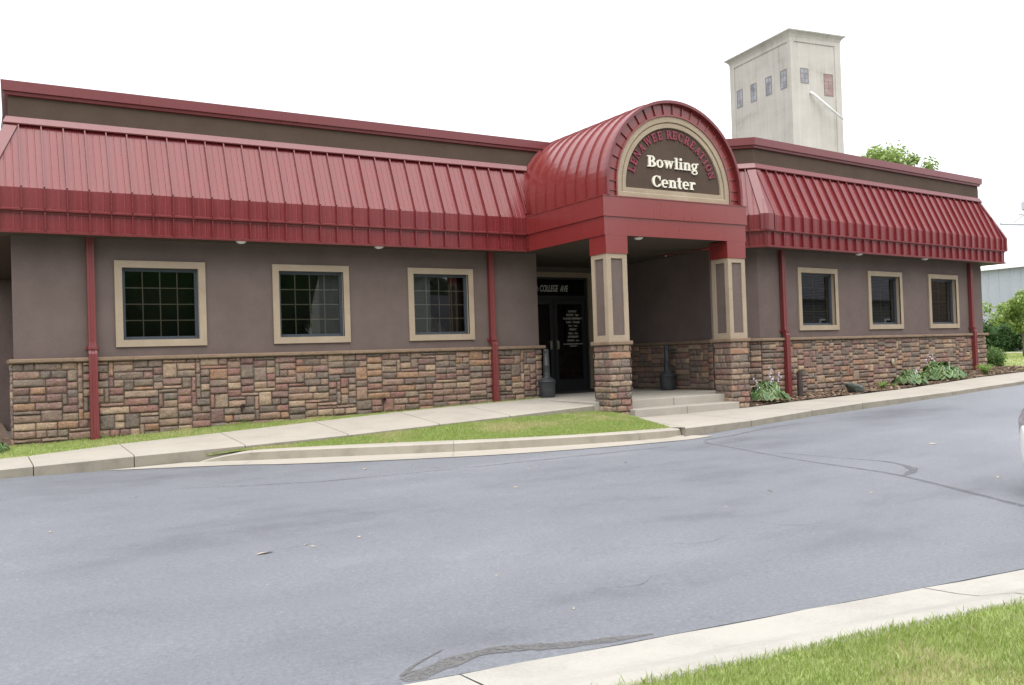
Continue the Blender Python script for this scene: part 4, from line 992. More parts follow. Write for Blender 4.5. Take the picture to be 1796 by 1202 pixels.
mb = MB(); mb.tube([(14.64, -2.3, -.25), (14.64, -2.3, .32), (14.64, -2.3, .33)], [.058, .058, .05], 16); mb.tube([(14.64, -2.3, -.02), (14.64, -2.3, .06)], .066, 16); mb.tube([(14.64, -2.3, .25), (14.64, -2.3, .335)], .064, 16)
mb.build('standpipe', M['pvc'], None, smooth=False, label='short brown capped pipe standing in the mulch by the stone wall', category='pipe')
# rock
bm = bmesh.new(); bmesh.ops.create_icosphere(bm, subdivisions=3, radius=1)
for v in bm.verts:
    n_ = mnoise.noise(v.co*1.3+Vector((3, 1, 2)))*.35+mnoise.noise(v.co*4)*.10
    v.co *= 1+n_; v.co.x *= .24; v.co.y *= .15; v.co.z *= .115; v.co.z += .07-.25*v.co.x
me = bpy.data.meshes.new('rock'); bm.to_mesh(me); bm.free(); me.materials.append(simple('rock_green_grey', (.075, .09, .08), .8, vary=.4, scale=12, bump=.5, bscale=40))
o = bpy.data.objects.new('rock', me); COL.objects.link(o); o.location = (15.6, -2.95, -.14); o['label'] = 'dark green grey rock lying in the mulch bed'; o['category'] = 'rock'

# ------------------------------------------------------------------ grass blades
def blades(name, pts, hmin, hmax, wd, mat, label_mats=None, lean=.5, dry=0.0, mats=None):
    n = len(pts); P = np.array(pts); ang = rng.uniform(0, 2*np.pi, n); h = rng.uniform(hmin, hmax, n); w_ = rng.uniform(.6, 1.3, n)*wd
    la = rng.uniform(0, 2*np.pi, n); ln = rng.uniform(0, lean, n)*h
    dx, dy = np.cos(ang)*w_/2, np.sin(ang)*w_/2; lx, ly = np.cos(la)*ln, np.sin(la)*ln
    z = np.zeros(n)
    v0 = P+np.stack([dx, dy, z], 1); v1 = P-np.stack([dx, dy, z], 1)
    m_ = P+np.stack([lx*.35, ly*.35, h*.6], 1); v2 = m_+np.stack([dx*.7, dy*.7, z], 1); v3 = m_-np.stack([dx*.7, dy*.7, z], 1); v4 = P+np.stack([lx, ly, h], 1)
    V_ = np.stack([v0, v1, v3, v2, v4], 1).reshape(-1, 3); b = (np.arange(n)*5)[:, None]
    q = (b+np.array([[0, 1, 2, 3]])); t_ = (b+np.array([[3, 2, 4]]))
    me = bpy.data.meshes.new(name); me.vertices.add(5*n); me.vertices.foreach_set('co', V_.ravel())
    me.loops.add(7*n); me.polygons.add(2*n)
    lv = np.concatenate([q, t_], 1).ravel(); me.loops.foreach_set('vertex_index', lv)
    ls = (np.arange(n)*7)[:, None]+np.array([[0, 4]]); me.polygons.foreach_set('loop_start', ls.ravel()); me.polygons.foreach_set('loop_total', np.tile([4, 3], n))
    for m in (mats or [mat]): me.materials.append(m)
    if mats:
        nz = np.array([mnoise.noise(Vector((p[0]*1.1, p[1]*1.1, 7)))+.5*mnoise.noise(Vector((p[0]*4, p[1]*4, 2))) for p in P])
        mi = ((nz+rng.normal(0, .22, n)) > dry).astype(int); me.polygons.foreach_set('material_index', np.repeat(mi, 2))
    me.update(); me.validate(); o = bpy.data.objects.new(name, me); COL.objects.link(o); o['kind'] = 'stuff'; return o
def sample_rows(rows, n):
    out = []; R_ = len(rows)-1; C_ = len(rows[0])-1
    areas = []; cells = []
    for j in range(R_):
        for i in range(C_):
            a, b, c, d = map(Vector, (rows[j][i], rows[j][i+1], rows[j+1][i+1], rows[j+1][i])); areas.append(((b-a).cross(d-a).length+(c-b).cross(c-d).length)/2); cells.append((a, b, c, d))
    ch = rng.choice(len(cells), n, p=np.array(areas)/sum(areas)); us = rng.random((n, 2))
    for k, (u, v) in zip(ch, us):
        a, b, c, d = cells[k]; out.append(tuple((a*(1-u)+b*u)*(1-v)+(d*(1-u)+c*u)*v))
    return out
GM = [M['grass'], M['grassdry']]
blades('grass', sample_rows(gl1, 26000), .012, .035, .008, None, dry=.30, mats=GM, lean=.8)
blades('grass', sample_rows(gl2, 90000), .012, .032, .008, None, dry=.34, mats=GM, lean=.9)
def near_pts(n, x0, x1, d0, d1):
    xs_ = rng.uniform(x0, x1, n); ds = rng.uniform(d0, d1, n)
    return [(x, yk(x)-.03-d, interp(x, ZN)+.078+min(.1, d*.03)+.02*mnoise.noise(Vector((x, d, 0)))) for x, d in zip(xs_, ds)]
blades('grass', near_pts(120000, 0.5, 8.5, -.03, 1.5), .012, .040, .0048, None, dry=.44, mats=GM, lean=1.0)
blades('grass', near_pts(1600, 0.5, 8.5, -.05, .5), .035, .07, .006, None, dry=.45, mats=GM, lean=1.2)
blades('grass', near_pts(30000, -6, 12, 1.5, 5), .03, .08, .009, None, dry=.5, mats=GM, lean=.9)
blades('grass', [(x, y, zback(x, 0)) for x, y in zip(rng.uniform(24, 41.4, 16000), rng.uniform(-1.5, 12, 16000))], .03, .07, .02, None, dry=.4, mats=GM)
blades('grass', [(x, -.09-random.random()*.05, interp(x, ZWB)-.01) for x in [random.choice((1.0, 1.3, 2.4, 3.4, 4.8, 6.1, 7.3, 8.2, 8.6, 9.2))+random.gauss(0, .12) for _ in range(900)]], .03, .10, .006, None, dry=.6, mats=GM, lean=1.0)
# mulch chips
def chips(name, rows, n, smin, smax):
    mb = MB()
    for p in sample_rows(rows, n):
        a = random.uniform(0, math.pi); l_ = random.uniform(smin, smax); w_ = l_*random.uniform(.2, .5); tl = random.uniform(-.5, .5)
        c, s_ = math.cos(a), math.sin(a); up_ = random.uniform(.002, .012)
        P = [(p[0]+c*u*l_-s_*v*w_, p[1]+s_*u*l_+c*v*w_, p[2]+up_+.012+tl*u*l_*.6) for u, v in ((-.5, -.5), (.5, -.4), (.5, .5), (-.5, .4))]; mb.poly(P)
    o = mb.build(name, M['chip'], fix=False); o['kind'] = 'stuff'; return o
chips('mulch', mrows, 7000, .03, .11)
chips('mulch', [[(x, y, -.235) for x in (-1.5, -.8, -.03)] for y in (2, 0, -.5)], 900, .03, .08)

# ------------------------------------------------------------------ hostas
def hosta_mat():
    m, t, p = newmat('hosta_leaf'); p.inputs['Roughness'].default_value = .45
    a = t.nodes.new('ShaderNodeAttribute'); a.attribute_name = 'edge'; g = t.nodes.new('ShaderNodeNewGeometry')
    r = ramp(t, [(0, (.03, .085, .025)), (1, (.085, .17, .05))]); t.links.new(g.outputs['Random Per Island'], r.inputs[0])
    r2_ = ramp(t, [(.80, (0, 0, 0)), (.93, (1, 1, 1))]); t.links.new(a.outputs['Fac'], r2_.inputs[0])
    mx = t.nodes.new('ShaderNodeMixRGB'); t.links.new(r2_.outputs[0], mx.inputs[0]); t.links.new(r.outputs[0], mx.inputs[1]); mx.inputs[2].default_value = (.36, .42, .20, 1); t.links.new(mx.outputs[0], p.inputs['Base Color'])
    tr = t.nodes.new('ShaderNodeBsdfTranslucent'); t.links.new(mx.outputs[0], tr.inputs[0]); ms = t.nodes.new('ShaderNodeMixShader'); ms.inputs[0].default_value = .2
    t.links.new(p.outputs[0], ms.inputs[1]); t.links.new(tr.outputs[0], ms.inputs[2]); t.links.new(ms.outputs[0], t.nodes['Material Output'].inputs[0]); return m
M['hosta'] = hosta_mat(); M['stem'] = simple('flower_stalk', (.16, .22, .08), .6); M['lilac'] = simple('lilac_petals', (.62, .55, .72), .6)
def hosta(loc, R, Hh, nl, label, cat='plant', flowers=0, wid=.58, group='hosta plants in the mulch bed', edge_on=True, seed=1):
    rn = random.Random(seed); t = thing('hosta_plant', label, cat, loc, group=group); mb = MB(); edge = []
    for k in range(nl):
        a = rn.uniform(0, 2*math.pi); q = (k/nl)**.7; r_ = R*(.35+.65*q)*rn.uniform(.85, 1.1); hh = Hh*(1-.75*q)*rn.uniform(.85, 1.15)
        L_ = R*rn.uniform(.34, .50); W_ = L_*wid*rn.uniform(.85, 1.15)
        c, s_ = math.cos(a), math.sin(a); tw = rn.uniform(-.3, .3); rows = []
        for i in range(7):
            f = i/6; rad = max(0, r_-L_*.8)+L_*f*.95; zz = hh*(.55+.55*math.sin(min(1, f*1.2)*math.pi*.62))-(f**2)*hh*.5-f*f*.05+ .02
            ww = W_*(math.sin(math.pi*min(1, (f*.93+.07)))**.75)*(1-.25*f)
            row = []
            for j in (-1, -.72, 0, .72, 1):
                x = rad; y = j*ww; z_ = zz+abs(j)*ww*.30-abs(j)**3*.012; z_ += tw*y
                row.append((x*c-y*s_, x*s_+y*c, max(.005, z_))); edge.append(abs(j) if edge_on else 0)
            rows.append(row)
        mb.grid(rows)
    o = mb.build('leaves', M['hosta'], t, smooth=True, fix=False)
    at = o.data.attributes.new('edge', 'FLOAT', 'POINT'); at.data.foreach_set('value', edge)
    if flowers:
        for f in range(flowers):
            a = rn.uniform(0, 2*math.pi); tip = Vector((math.cos(a)*R*rn.uniform(.1, .8), math.sin(a)*R*.6, Hh*rn.uniform(1.1, 1.75)))
            mb = MB(); mb.tube([(0, 0, .05), tip*.5+Vector((0, 0, .05)), tip], .004, 5, mi=0)
            for b in range(7):
                p = tip*(1-.05*b)+Vector((rn.uniform(-.03, .03), rn.uniform(-.03, .03), -.012*b)); d = Vector((rn.uniform(-1, 1), rn.uniform(-1, 1), -.9)).normalized()*.04
                mb.tube([p, p+d*.6, p+d], [.004, .010, .015], 6, mi=1)
            mb.build('flower_stalk', [M['stem'], M['lilac']], t)
    return t
hosta((13.12, -2.78, -.21), .43, .40, 190, 'large variegated hosta with pale flowers beside the right stone column', flowers=5, seed=2, wid=.5)
hosta((17.90, -2.66, -.09), .40, .33, 150, 'variegated hosta with white edged leaves under the middle of the right wing', seed=3, flowers=1)
hosta((19.35, -2.45, -.05), .54, .42, 210, 'biggest dark green hosta with cream edged leaves by the right wing', seed=4, flowers=3)
hosta((20.25, -2.30, -.02), .28, .24, 90, 'small green hosta between the biggest hosta and the far downspout', seed=5, flowers=1)
hosta((-.42, -.42, -.29), .34, .36, 90, 'variegated hosta beside the left stone corner', seed=7)
def tuft(loc, R, Hh, n, label, seed, name='daylily_clump', cat='plant'):
    rn = random.Random(seed); mb = MB()
    for k in range(n):
        a = rn.uniform(0, 2*math.pi); c, s_ = math.cos(a), math.sin(a); L_ = R*rn.uniform(.5, 1); h_ = Hh*rn.uniform(.6, 1.1); w_ = .012
        mb.grid([[((L_*f)*c-j*w_*(1-f*.8)*s_, (L_*f)*s_+j*w_*(1-f*.8)*c, h_*math.sin(f*math.pi*.72)) for j in (-1, 1)] for f in (0, .3, .6, 1)])
    o = mb.build(name, M['lily'], fix=False); o.location = loc; o['label'] = label; o['category'] = cat; return o
M['lily'] = leafy('strap_leaves', [(.12, .22, .04), (.22, .34, .08), (.30, .40, .12)], .5, .3)
tuft((21.15, -2.50, .0), .34, .26, 110, 'low strappy green clump in front of the far downspout', 3)
tuft((16.65, -2.85, -.13), .20, .16, 60, 'tiny grassy clump alone in the mulch right of the rock', 4)
tuft((17.2, -2.75, -.12), .10, .08, 25, 'tiny weed sprout left of the middle hosta', 5)
# ------------------------------------------------------------------ leaf clouds, trees
def leaf_cloud(mb, centers, n, size, mi=0, flat=.4):
    for _ in range(n):
        c, r = random.choice(centers)
        d = Vector((random.gauss(0, 1), random.gauss(0, 1), random.gauss(0, 1)*.8)).normalized()*r*random.random()**.4
        p = Vector(c)+d; nrm = (d.normalized()*.5+Vector((random.uniform(-1, 1), random.uniform(-1, 1), random.uniform(.2, 1)))).normalized()
        u = nrm.orthogonal().normalized(); u.rotate(Matrix.Rotation(random.uniform(0, 6.28), 3, nrm)); v = nrm.cross(u); s_ = size*random.uniform(.6, 1.3)
        mb.poly([p-u*s_, p-v*s_*.45-u*.2*s_, p+u*s_, p+v*s_*.45-u*.2*s_], mi)
M['leaf_mid'] = leafy('leaf_mid_green', [(.07, .15, .03), (.13, .23, .06), (.20, .30, .09), (.10, .19, .045)], .5, .3)
M['leaf_dark'] = leafy('leaf_dark_green', [(.025, .06, .015), (.045, .10, .025), (.07, .14, .035)], .6, .15)
M['leaf_lime'] = leafy('leaf_lime', [(.13, .22, .04), (.24, .34, .09), (.38, .46, .16)], .5, .35)
M['bark'] = simple('bark', (.16, .13, .10), .9, vary=.3, scale=20, bump=.6)
def core(mb, c, r, rn=random):
    bm = bmesh.new(); bmesh.ops.create_icosphere(bm, subdivisions=2, radius=1)
    b = len(mb.v)
    for v in bm.verts: mb.v.append(tuple(Vector(c)+Vector((v.co.x*r[0], v.co.y*r[1], v.co.z*r[2]))*(1+.25*mnoise.noise(v.co*2+Vector(c)))))
    for f in bm.faces: mb.F([b+v.index for v in f.verts])
    bm.free()
def tree(name, label, loc, trunk_h, crown_c, crown_r, nblob, nleaf, lsize, mat, group=None, tr=.06, seed=1, limbs=6, cat='tree', dense=False):
    random.seed(seed); t = thing(name, label, cat, loc, group=group)
    cents = []
    for k in range(nblob):
        d = Vector((random.gauss(0, 1), random.gauss(0, 1), random.gauss(0, 1))).normalized()*random.uniform(.3, 1.0)
        cents.append(((crown_c[0]+d.x*crown_r[0], crown_c[1]+d.y*crown_r[1], crown_c[2]+d.z*crown_r[2]), min(crown_r)*random.uniform(.22, .42)))
    mb = MB(); mb.tube([(0, 0, 0), (.02, 0, trunk_h*.5), (0, .02, trunk_h)], [tr*1.3, tr, tr*.85], 8)
    for k in range(limbs):
        c, r = cents[k % len(cents)]; mid = Vector((c[0]*.4, c[1]*.4, trunk_h+(c[2]-trunk_h)*.5)); mb.tube([(0, 0, trunk_h*.97), mid, c], [tr*.6, tr*.4, tr*.12], 6)
    mb.build('trunk', M['bark'], t, smooth=True)
    mb = MB(); leaf_cloud(mb, cents, nleaf, lsize)
    if dense: core(mb, crown_c, [q*.85 for q in crown_r])
    mb.build('crown', mat, t, fix=False)
    return t
tree('young_tree', 'small young tree with light green leaves on the lawn past the building', (32.9, 3.0, .2), .95, (0, 0, 1.75), (1.25, 1.25, .72), 40, 5600, .07, M['leaf_lime'], tr=.035, seed=12, limbs=9)
tree('roof_line_tree', 'bright green treetop showing above the right wing parapet', (74.2, 38.6, .3), 12, (0, 0, 17.1), (4.6, 4.6, 2.9), 60, 6500, .22, M['leaf_lime'], tr=.28, seed=5, limbs=12)
random.seed(9)
def bush(name, label, loc, R, n, size, mat, cat='shrub'):
    t = thing(name, label, cat, loc)
    mb = MB(); cs = []
    for k in range(60):
        d = Vector((random.gauss(0, 1), random.gauss(0, 1), random.gauss(0, 1))).normalized(); cs.append(((d.x*R[0]*.75, d.y*R[1]*.75, R[2]+d.z*R[2]*.75), min(R)*.45))
    leaf_cloud(mb, cs, n, size); core(mb, (0, 0, R[2]), [q*.62 for q in R]); mb.build('foliage', mat, t, fix=False)
    mb = MB(); [mb.tube([(0, 0, 0), (q, w, R[2]*1.3)], .012, 5) for q, w in ((.05, .05), (-.08, .03), (.03, -.09))]; mb.build('stems', M['bark'], t)
    return t
bush('round_shrub', 'round bright green shrub at the far corner of the building', (23.85, -1.15, .08), (.33, .33, .30), 3200, .028, M['leaf_mid'])
bush('hedge', 'dark green hedge along the pale metal building', (46.4, 11.0, .23), (.9, 2.6, .95), 15000, .085, M['leaf_dark'], 'hedge')
bush('dark_shrub', 'dark shrub in shade beyond the left stone corner', (-.75, .9, -.25), (.35, .5, .3), 1200, .05, M['leaf_dark'])

# ------------------------------------------------------------------ metal building
wb_ = thing('metal_building', 'pale grey ribbed metal building beyond the lawn', 'building', (48, 8, .2))
mb = MB(); y = -14
while y < 14:
    mb.grid([[(x_, y_, z_) for z_ in (0, 4.65)] for x_, y_ in ((0, y), (0, y+.5), (-.03, y+.52), (-.03, y+.58), (0, y+.6))]); y += .6
mb.grid([[(x_, -14, 0), (x_, -14, 4.65)] for x_ in (0, 14)]); mb.grid([[(x_, 14, 0), (x_, 14, 4.65)] for x_ in (0, 14)])
mb.build('wall', simple('pale_metal_siding', (.36, .385, .43), .5, vary=.04), wb_, fix=False)
mb = MB(); mb.poly([(-.25, -14.3, 4.66), (7, -14.3, 7.2), (7, 14.3, 7.2), (-.25, 14.3, 4.66)]); mb.poly([(14.2, -14.3, 4.66), (7, -14.3, 7.2), (7, 14.3, 7.2), (14.2, 14.3, 4.66)]); mb.box((-.26, -14.3, 4.56), (-.2, 14.3, 4.68)); mb.build('roof', simple('white_metal_roof', (.85, .86, .86), .35), wb_, fix=False)

# ------------------------------------------------------------------ concrete tower
def tower_mat():
    m, t, p = newmat('tower_concrete'); p.inputs['Roughness'].default_value = .95; p.inputs['Specular IOR Level'].default_value = .1
    co = coords(t, (1.2, 1.2, .06)); n = N(t, 'ShaderNodeTexNoise', Scale=2.2, Detail=8.0, Roughness=.7); t.links.new(co, n.inputs['Vector'])
    co2 = coords(t, (.25, .25, .5)); n2 = N(t, 'ShaderNodeTexNoise', Scale=1.0, Detail=7.0, Roughness=.6); t.links.new(co2, n2.inputs['Vector'])
    mx = N(t, 'ShaderNodeMixRGB'); mx.inputs[0].default_value = .5; t.links.new(n.outputs[0], mx.inputs[1]); t.links.new(n2.outputs[0], mx.inputs[2])
    r = ramp(t, [(.36, (.30, .285, .26)), (.46, (.40, .38, .345)), (.6, (.455, .435, .40)), (.7, (.49, .47, .44))]); t.links.new(mx.outputs[0], r.inputs[0]); t.links.new(r.outputs[0], p.inputs['Base Color'])
    return m
M['tower'] = tower_mat()
TWR = thing('concrete_tower', 'tall pale concrete elevator tower with a flared top behind the right wing', 'tower', (56.335, 33.545, 0), math.radians(-8))
# local: x = right face direction, y = left face direction (away)
WX, WY, H_ = 5.25, 7.85, 26.05
mb = MB()
mb.box((0.06, .06, 0), (WX-.06, WY-.06, 25.95))
for a, b in (((0, 0), (.36, .36)), ((WX-.62, 0), (WX, .36)), ((0, WY-.62), (.36, WY)), ((WX-.36, WY-.36), (WX, WY))): mb.box((a[0], a[1], 0), (b[0], b[1], 25.9))
mb.build('shaft', M['tower'], TWR)
mb = MB()
mb.box((-.004, -.004, 25.6), (WX+.004, WY+.004, 26.0), mi=0)
rows = []
for o_, z in ((.01, 25.95), (.08, 26.15), (.22, 26.3), (.32, 26.36), (.34, 26.44)):
    rows.append([(-o_, -o_, z), (WX+o_, -o_, z), (WX+o_, WY+o_, z), (-o_, WY+o_, z), (-o_, -o_, z)])
mb.grid(rows); mb.poly([(-.34, -.34, 26.44), (WX+.34, -.34, 26.44), (WX+.34, WY+.34, 26.44), (-.34, WY+.34, 26.44)]); mb.build('cornice', M['tower'], TWR)
pg = simple('dusty_panes', (.22, .23, .26), .35, vary=.45, scale=1.5); pf = simple('rusty_sash', (.19, .15, .14), .8); pr_ = simple('reddish_shutter', (.26, .18, .17), .8, vary=.3, scale=2)
def twin(face, s0, s1, z0, z1, mat, lab=None):
    e = sub('window', TWR, label=lab)
    T_ = (lambda s, o, z: (-o+.06, s, z)) if face == 'L' else (lambda s, o, z: (s, -o+.06, z))
    mb = MB(); mb.poly([T_(s0, .012, z0), T_(s1, .012, z0), T_(s1, .012, z1), T_(s0, .012, z1)]); mb.build('pane', mat, e, fix=False)
    mb = MB(); t_ = .035
    for a, b, c, d in ((s0-t_, s0, z0, z1), (s1, s1+t_, z0, z1), (s0-t_, s1+t_, z1, z1+t_), (s0-t_, s1+t_, z0-t_, z0)):
        P = [T_(x_, o_, z_) for o_ in (.0, .03) for x_, z_ in ((a, c), (b, c), (b, d), (a, d))]
        i = [mb.V(p) for p in P]
        for q in ((4, 5, 6, 7), (0, 1, 5, 4), (1, 2, 6, 5), (2, 3, 7, 6), (3, 0, 4, 7)): mb.F([i[k] for k in q])
    for f in (1/3, 2/3):
        z = z0+(z1-z0)*f; mb.poly([T_(s0, .02, z-.02), T_(s1, .02, z-.02), T_(s1, .02, z+.02), T_(s0, .02, z+.02)])
    m_ = (s0+s1)/2; mb.poly([T_(m_-.015, .021, z0), T_(m_+.015, .021, z0), T_(m_+.015, .021, z1), T_(m_-.015, .021, z1)])
    mb.build('sash', pf, e, fix=False)
for a, b in ((6.28, 6.98), (4.40, 5.10), (2.46, 3.14), (.62, 1.30)): twin('L', a, b, 22.0, 23.45, pg)
twin('R', 1.04, 1.80, 22.3, 23.45, pg); twin('R', 3.46, 4.35, 21.45, 23.2, pr_, 'tall reddish boarded opening')
mb = MB(); mb.tube([(1.93, 0, 21.55), (2.0, -.2, 21.4), (4.4, -.9, 19.3)], .10, 8); mb.build('spout_pipe', simple('pale_pipe', (.7, .7, .7), .5), TWR, smooth=True)
# wires
def wire(a, b, sag, r, label, n=14):
    mb = MB(); a, b = Vector(a), Vector(b); mb.tube([a.lerp(b, k/n)-Vector((0, 0, sag*4*(k/n)*(1-k/n))) for k in range(n+1)], r, 4)
    o = mb.build('wire', M['wire'], label=label, category='wire'); return o
M['wire'] = simple('weathered_wire', (.45, .45, .46), .6)
lw = Matrix.Rotation(math.radians(-8), 4, 'Z'); tp = lambda x, y, z: tuple(Vector((56.335, 33.545, 0))+(lw @ Vector((x, y, z))))
wire(tp(0, 7.8, 19.9), (32, 22, 9.5), .2, .03, 'thin wire running down from the left edge of the tower to the roof')
wire(tp(4.4, -.9, 19.3), (76, 15, 9), .5, .006, 'faint wire sloping down to the right of the tower')
# roof antenna
an = thing('whip_antenna', 'white whip antenna on the roof in front of the concrete tower', 'antenna', TR(.9, 2.2, 5.1))
mb = MB(); mb.tube([(0, 0, 0), (0, 0, .36)], .03, 8); mb.box((-.12, -.05, .26), (.10, .05, .33)); mb.build('base', simple('antenna_grey', (.5, .55, .58), .5), an)
mb = MB(); mb.tube([(-.02, 0, .33), (-.02, 0, .84)], [.024, .02], 8); mb.build('mast', M['white'], an, smooth=True)
# far grain leg at the right edge
gl = thing('grain_leg', 'grey steel grain leg with a braced conveyor arm at the right edge', 'elevator leg', (70.95, 23.0, 0))
gmt = simple('galvanised_grey', (.52, .54, .57), .6)
mb = MB(); mb.tube([(0, 0, 0), (0, 0, 11.2)], .22, 8); mb.build('leg', gmt, gl)
mb = MB(); mb.lathe([(.25, 10.9), (.62, 11.1), (.62, 11.65), (.42, 12.1), (.2, 12.2)], n=10); mb.build('head', gmt, gl)
mb = MB(); dx_, dy_ = -.855, .518
mb.tube([(0, 0, 9.9), (dx_*2.4, dy_*2.4, 10.02)], .13, 6); mb.tube([(0, 0, 11.0), (dx_*1.5, dy_*1.5, 10.05)], .08, 6); mb.tube([(0, 0, 10.75), (dx_*.9, dy_*.9, 10.7)], .08, 6); mb.tube([(0, 0, 10.2), (-dx_*.5, -dy_*.5, 8.0)], .07, 6); mb.build('conveyor_arm', gmt, gl)
fd = Vector((dx_, dy_, 0))
wire(tuple(Vector((70.9, 23.0, 10.3))), (58, 33, 9.2), .4, .012, 'upper faint wire leaving the grain leg')
wire(tuple(Vector((70.9, 23.0, 10.8))), (58, 33, 9.7), .4, .012, 'lower faint wire leaving the grain leg')

# ------------------------------------------------------------------ car at the right edge
def make_car(loc, rot, body_mat, label):
    t = thing('parked_car', label, 'car', loc, rot)
    # local +x = forward. length 4.4, width 1.76
    L2, HW = 2.2, .88
    st = [ # x, half width, z bottom, z belt, z top(hood/roof line), top half width
        (2.20, .56, .26, .52, .56, .50), (2.13, .70, .21, .60, .66, .60), (1.98, .80, .19, .68, .76, .66), (1.7, .86, .18, .76, .85, .70), (1.2, .88, .18, .84, .93, .72), (.75, .88, .18, .88, .98, .72),
        (.1, .88, .18, .90, 1.36, .60), (-.4, .88, .18, .91, 1.44, .58), (-1.0, .88, .18, .92, 1.42, .57), (-1.5, .87, .18, .93, 1.28, .58), (-1.95, .84, .2, .93, 1.02, .66), (-2.15, .78, .24, .88, .94, .62), (-2.2, .66, .3, .7, .8, .55)]
    mb = MB(); rows = []
    for x, hw, zb, zl, zt, tw in st:
        row = []
        pr__ = [(hw*.85, zb), (hw*.97, zb+.06), (hw, (zb+zl)/2), (hw*.985, zl), (tw+(hw-tw)*.45, zl+(zt-zl)*.35), (tw, zt-.04), (tw*.6, zt), (0, zt+.015)]
        row = [(x, y_, z_) for y_, z_ in pr__]+[(x, -y_, z_) for y_, z_ in pr__[-2::-1]]
        rows.append(row)
    mb.grid(rows); mb.poly(rows[0]); mb.poly(rows[-1]); body = mb.build('body', body_mat, t, smooth=True)
    sb_ = body.modifiers.new('s', 'SUBSURF'); sb_.levels = 2; sb_.render_levels = 2
    gm = simple('car_glass', (.01, .012, .014), .05) if 'car_glass' not in bpy.data.materials else bpy.data.materials['car_glass']
    for sg in (1, -1):
        mb = MB(); mb.poly([(.55, sg*.815, .97), (-1.35, sg*.815, .98), (-1.2, sg*.66, 1.30), (.0, sg*.66, 1.30)]); mb.build('side_window', gm, t)
    mb = MB(); mb.poly([(.80, .66, .99), (.80, -.66, .99), (.12, -.56, 1.38), (.12, .56, 1.38)]); mb.build('windscreen', gm, t)
    rub = simple('tyre_rubber', (.02, .02, .02), .85) if 'tyre_rubber' not in bpy.data.materials else bpy.data.materials['tyre_rubber']
    for x in (1.38, -1.32):
        for sg in (1, -1):
            w_ = sub('wheel', t, (x, sg*.80, .315))
            mb = MB(); mb.lathe([(.20, -.1), (.30, -.1), (.315, -.07), (.315, .07), (.30, .1), (.20, .1)], n=28); o = mb.build('tyre', rub, w_, smooth=True); o.rotation_euler = (math.pi/2, 0, 0)
            mb = MB(); mb.lathe([(.205, -.095), (.19, -.06), (.03, -.09), (.03, .09), (.19, .06), (.205, .095)], n=20); o = mb.build('rim', M['steel'], w_); o.rotation_euler = (math.pi/2, 0, 0)
    lens = simple('headlight_lens', (.35, .33, .36), .1, vary=.4, scale=14)
    for sg in (1, -1):
        mb = MB(); mb.grid([[(2.175, sg*.50, .555), (2.165, sg*.55, .66), (2.10, sg*.60, .73)], [(2.10, sg*.70, .555), (2.06, sg*.74, .68), (1.97, sg*.745, .765)], [(1.93, sg*.825, .60), (1.86, sg*.86, .70), (1.72, sg*.85, .80)]])
        o = mb.build('headlight', lens, t, smooth=True)
        mb = MB(); mb.poly([(2.165, sg*.50, .29), (2.07, sg*.70, .29), (2.085, sg*.70, .43), (2.18, sg*.50, .41)]); mb.build('fog_lamp', M['dark'], t)
    mb = MB(); mb.poly([(2.235, .45, .24), (2.235, -.45, .24), (2.24, -.40, .42), (2.24, .40, .42)]); mb.poly([(2.2, .38, .55), (2.2, -.38, .55), (2.17, -.36, .63), (2.17, .36, .63)]); mb.build('grille', M['dark'], t)
    return t
white_car = simple('white_car_paint', (.78, .78, .77), .25, coat=1)
hd = math.radians(180-7)
cx_, cy2 = 8.335, -10.482
# front right corner (local y = -.80 side is +y after turning round)
fwd = Vector((math.cos(hd), math.sin(hd), 0)); lft = Vector((-fwd.y, fwd.x, 0))
org = Vector((cx_, cy2, 0))-fwd*1.95+lft*.80
wc = make_car((org.x, org.y, -.67), hd, white_car, 'white car parked at the right edge with its front showing'); wc.scale = (1, 1, 1.12)

# ------------------------------------------------------------------ across the street (seen in the window glass)
def house(name, label, loc, rot, wx, wy, h, rh, wall, roofm):
    t = thing(name, label, 'house', loc, rot)
    mb = MB(); n = int(h/.2)
    for k in range(n):
        z = k*.2
        for (a, b) in (((0, 0), (wx, 0)), ((wx, 0), (wx, wy)), ((wx, wy), (0, wy)), ((0, wy), (0, 0))):
            dx__, dy__ = b[0]-a[0], b[1]-a[1]; l_ = math.hypot(dx__, dy__); nx__, ny__ = dy__/l_*.02, -dx__/l_*.02
            mb.poly([(a[0]+nx__, a[1]+ny__, z), (b[0]+nx__, b[1]+ny__, z), (b[0], b[1], z+.2), (a[0], a[1], z+.2)])
    hh = n*.2
    mb.poly([(0, 0, hh), (0, wy, hh), (0, wy/2, hh+rh)]); mb.poly([(wx, 0, hh), (wx, wy, hh), (wx, wy/2, hh+rh)]); mb.build('wall', wall, t, fix=False)
    mb = MB(); mb.poly([(-.4, -.5, hh-.2), (wx+.4, -.5, hh-.2), (wx+.4, wy/2, hh+rh+.08), (-.4, wy/2, hh+rh+.08)]); mb.poly([(-.4, wy+.5, hh-.2), (wx+.4, wy+.5, hh-.2), (wx+.4, wy/2, hh+rh+.08), (-.4, wy/2, hh+rh+.08)]); mb.build('roof', roofm, t, fix=False)
    for k in range(3):
        x = wx*(.2+.3*k)
        mb = MB(); mb.box((x-.45, wy-.01, 1.2), (x+.45, wy+.05, 2.7)); mb.build('window', M['dark'], t)
        mb = MB(); 
        for bb in ((x-.55, x-.45), (x+.45, x+.55)): mb.box((bb[0], wy, 1.1), (bb[1], wy+.07, 2.8))
        mb.box((x-.45, wy, 2.7), (x+.45, wy+.07, 2.8)); mb.box((x-.45, wy, 1.1), (x+.45, wy+.07, 1.2)); mb.build('window_trim', M['white'], t)
    return t
sid3 = simple('brown_siding', (.12, .085, .065), .7)
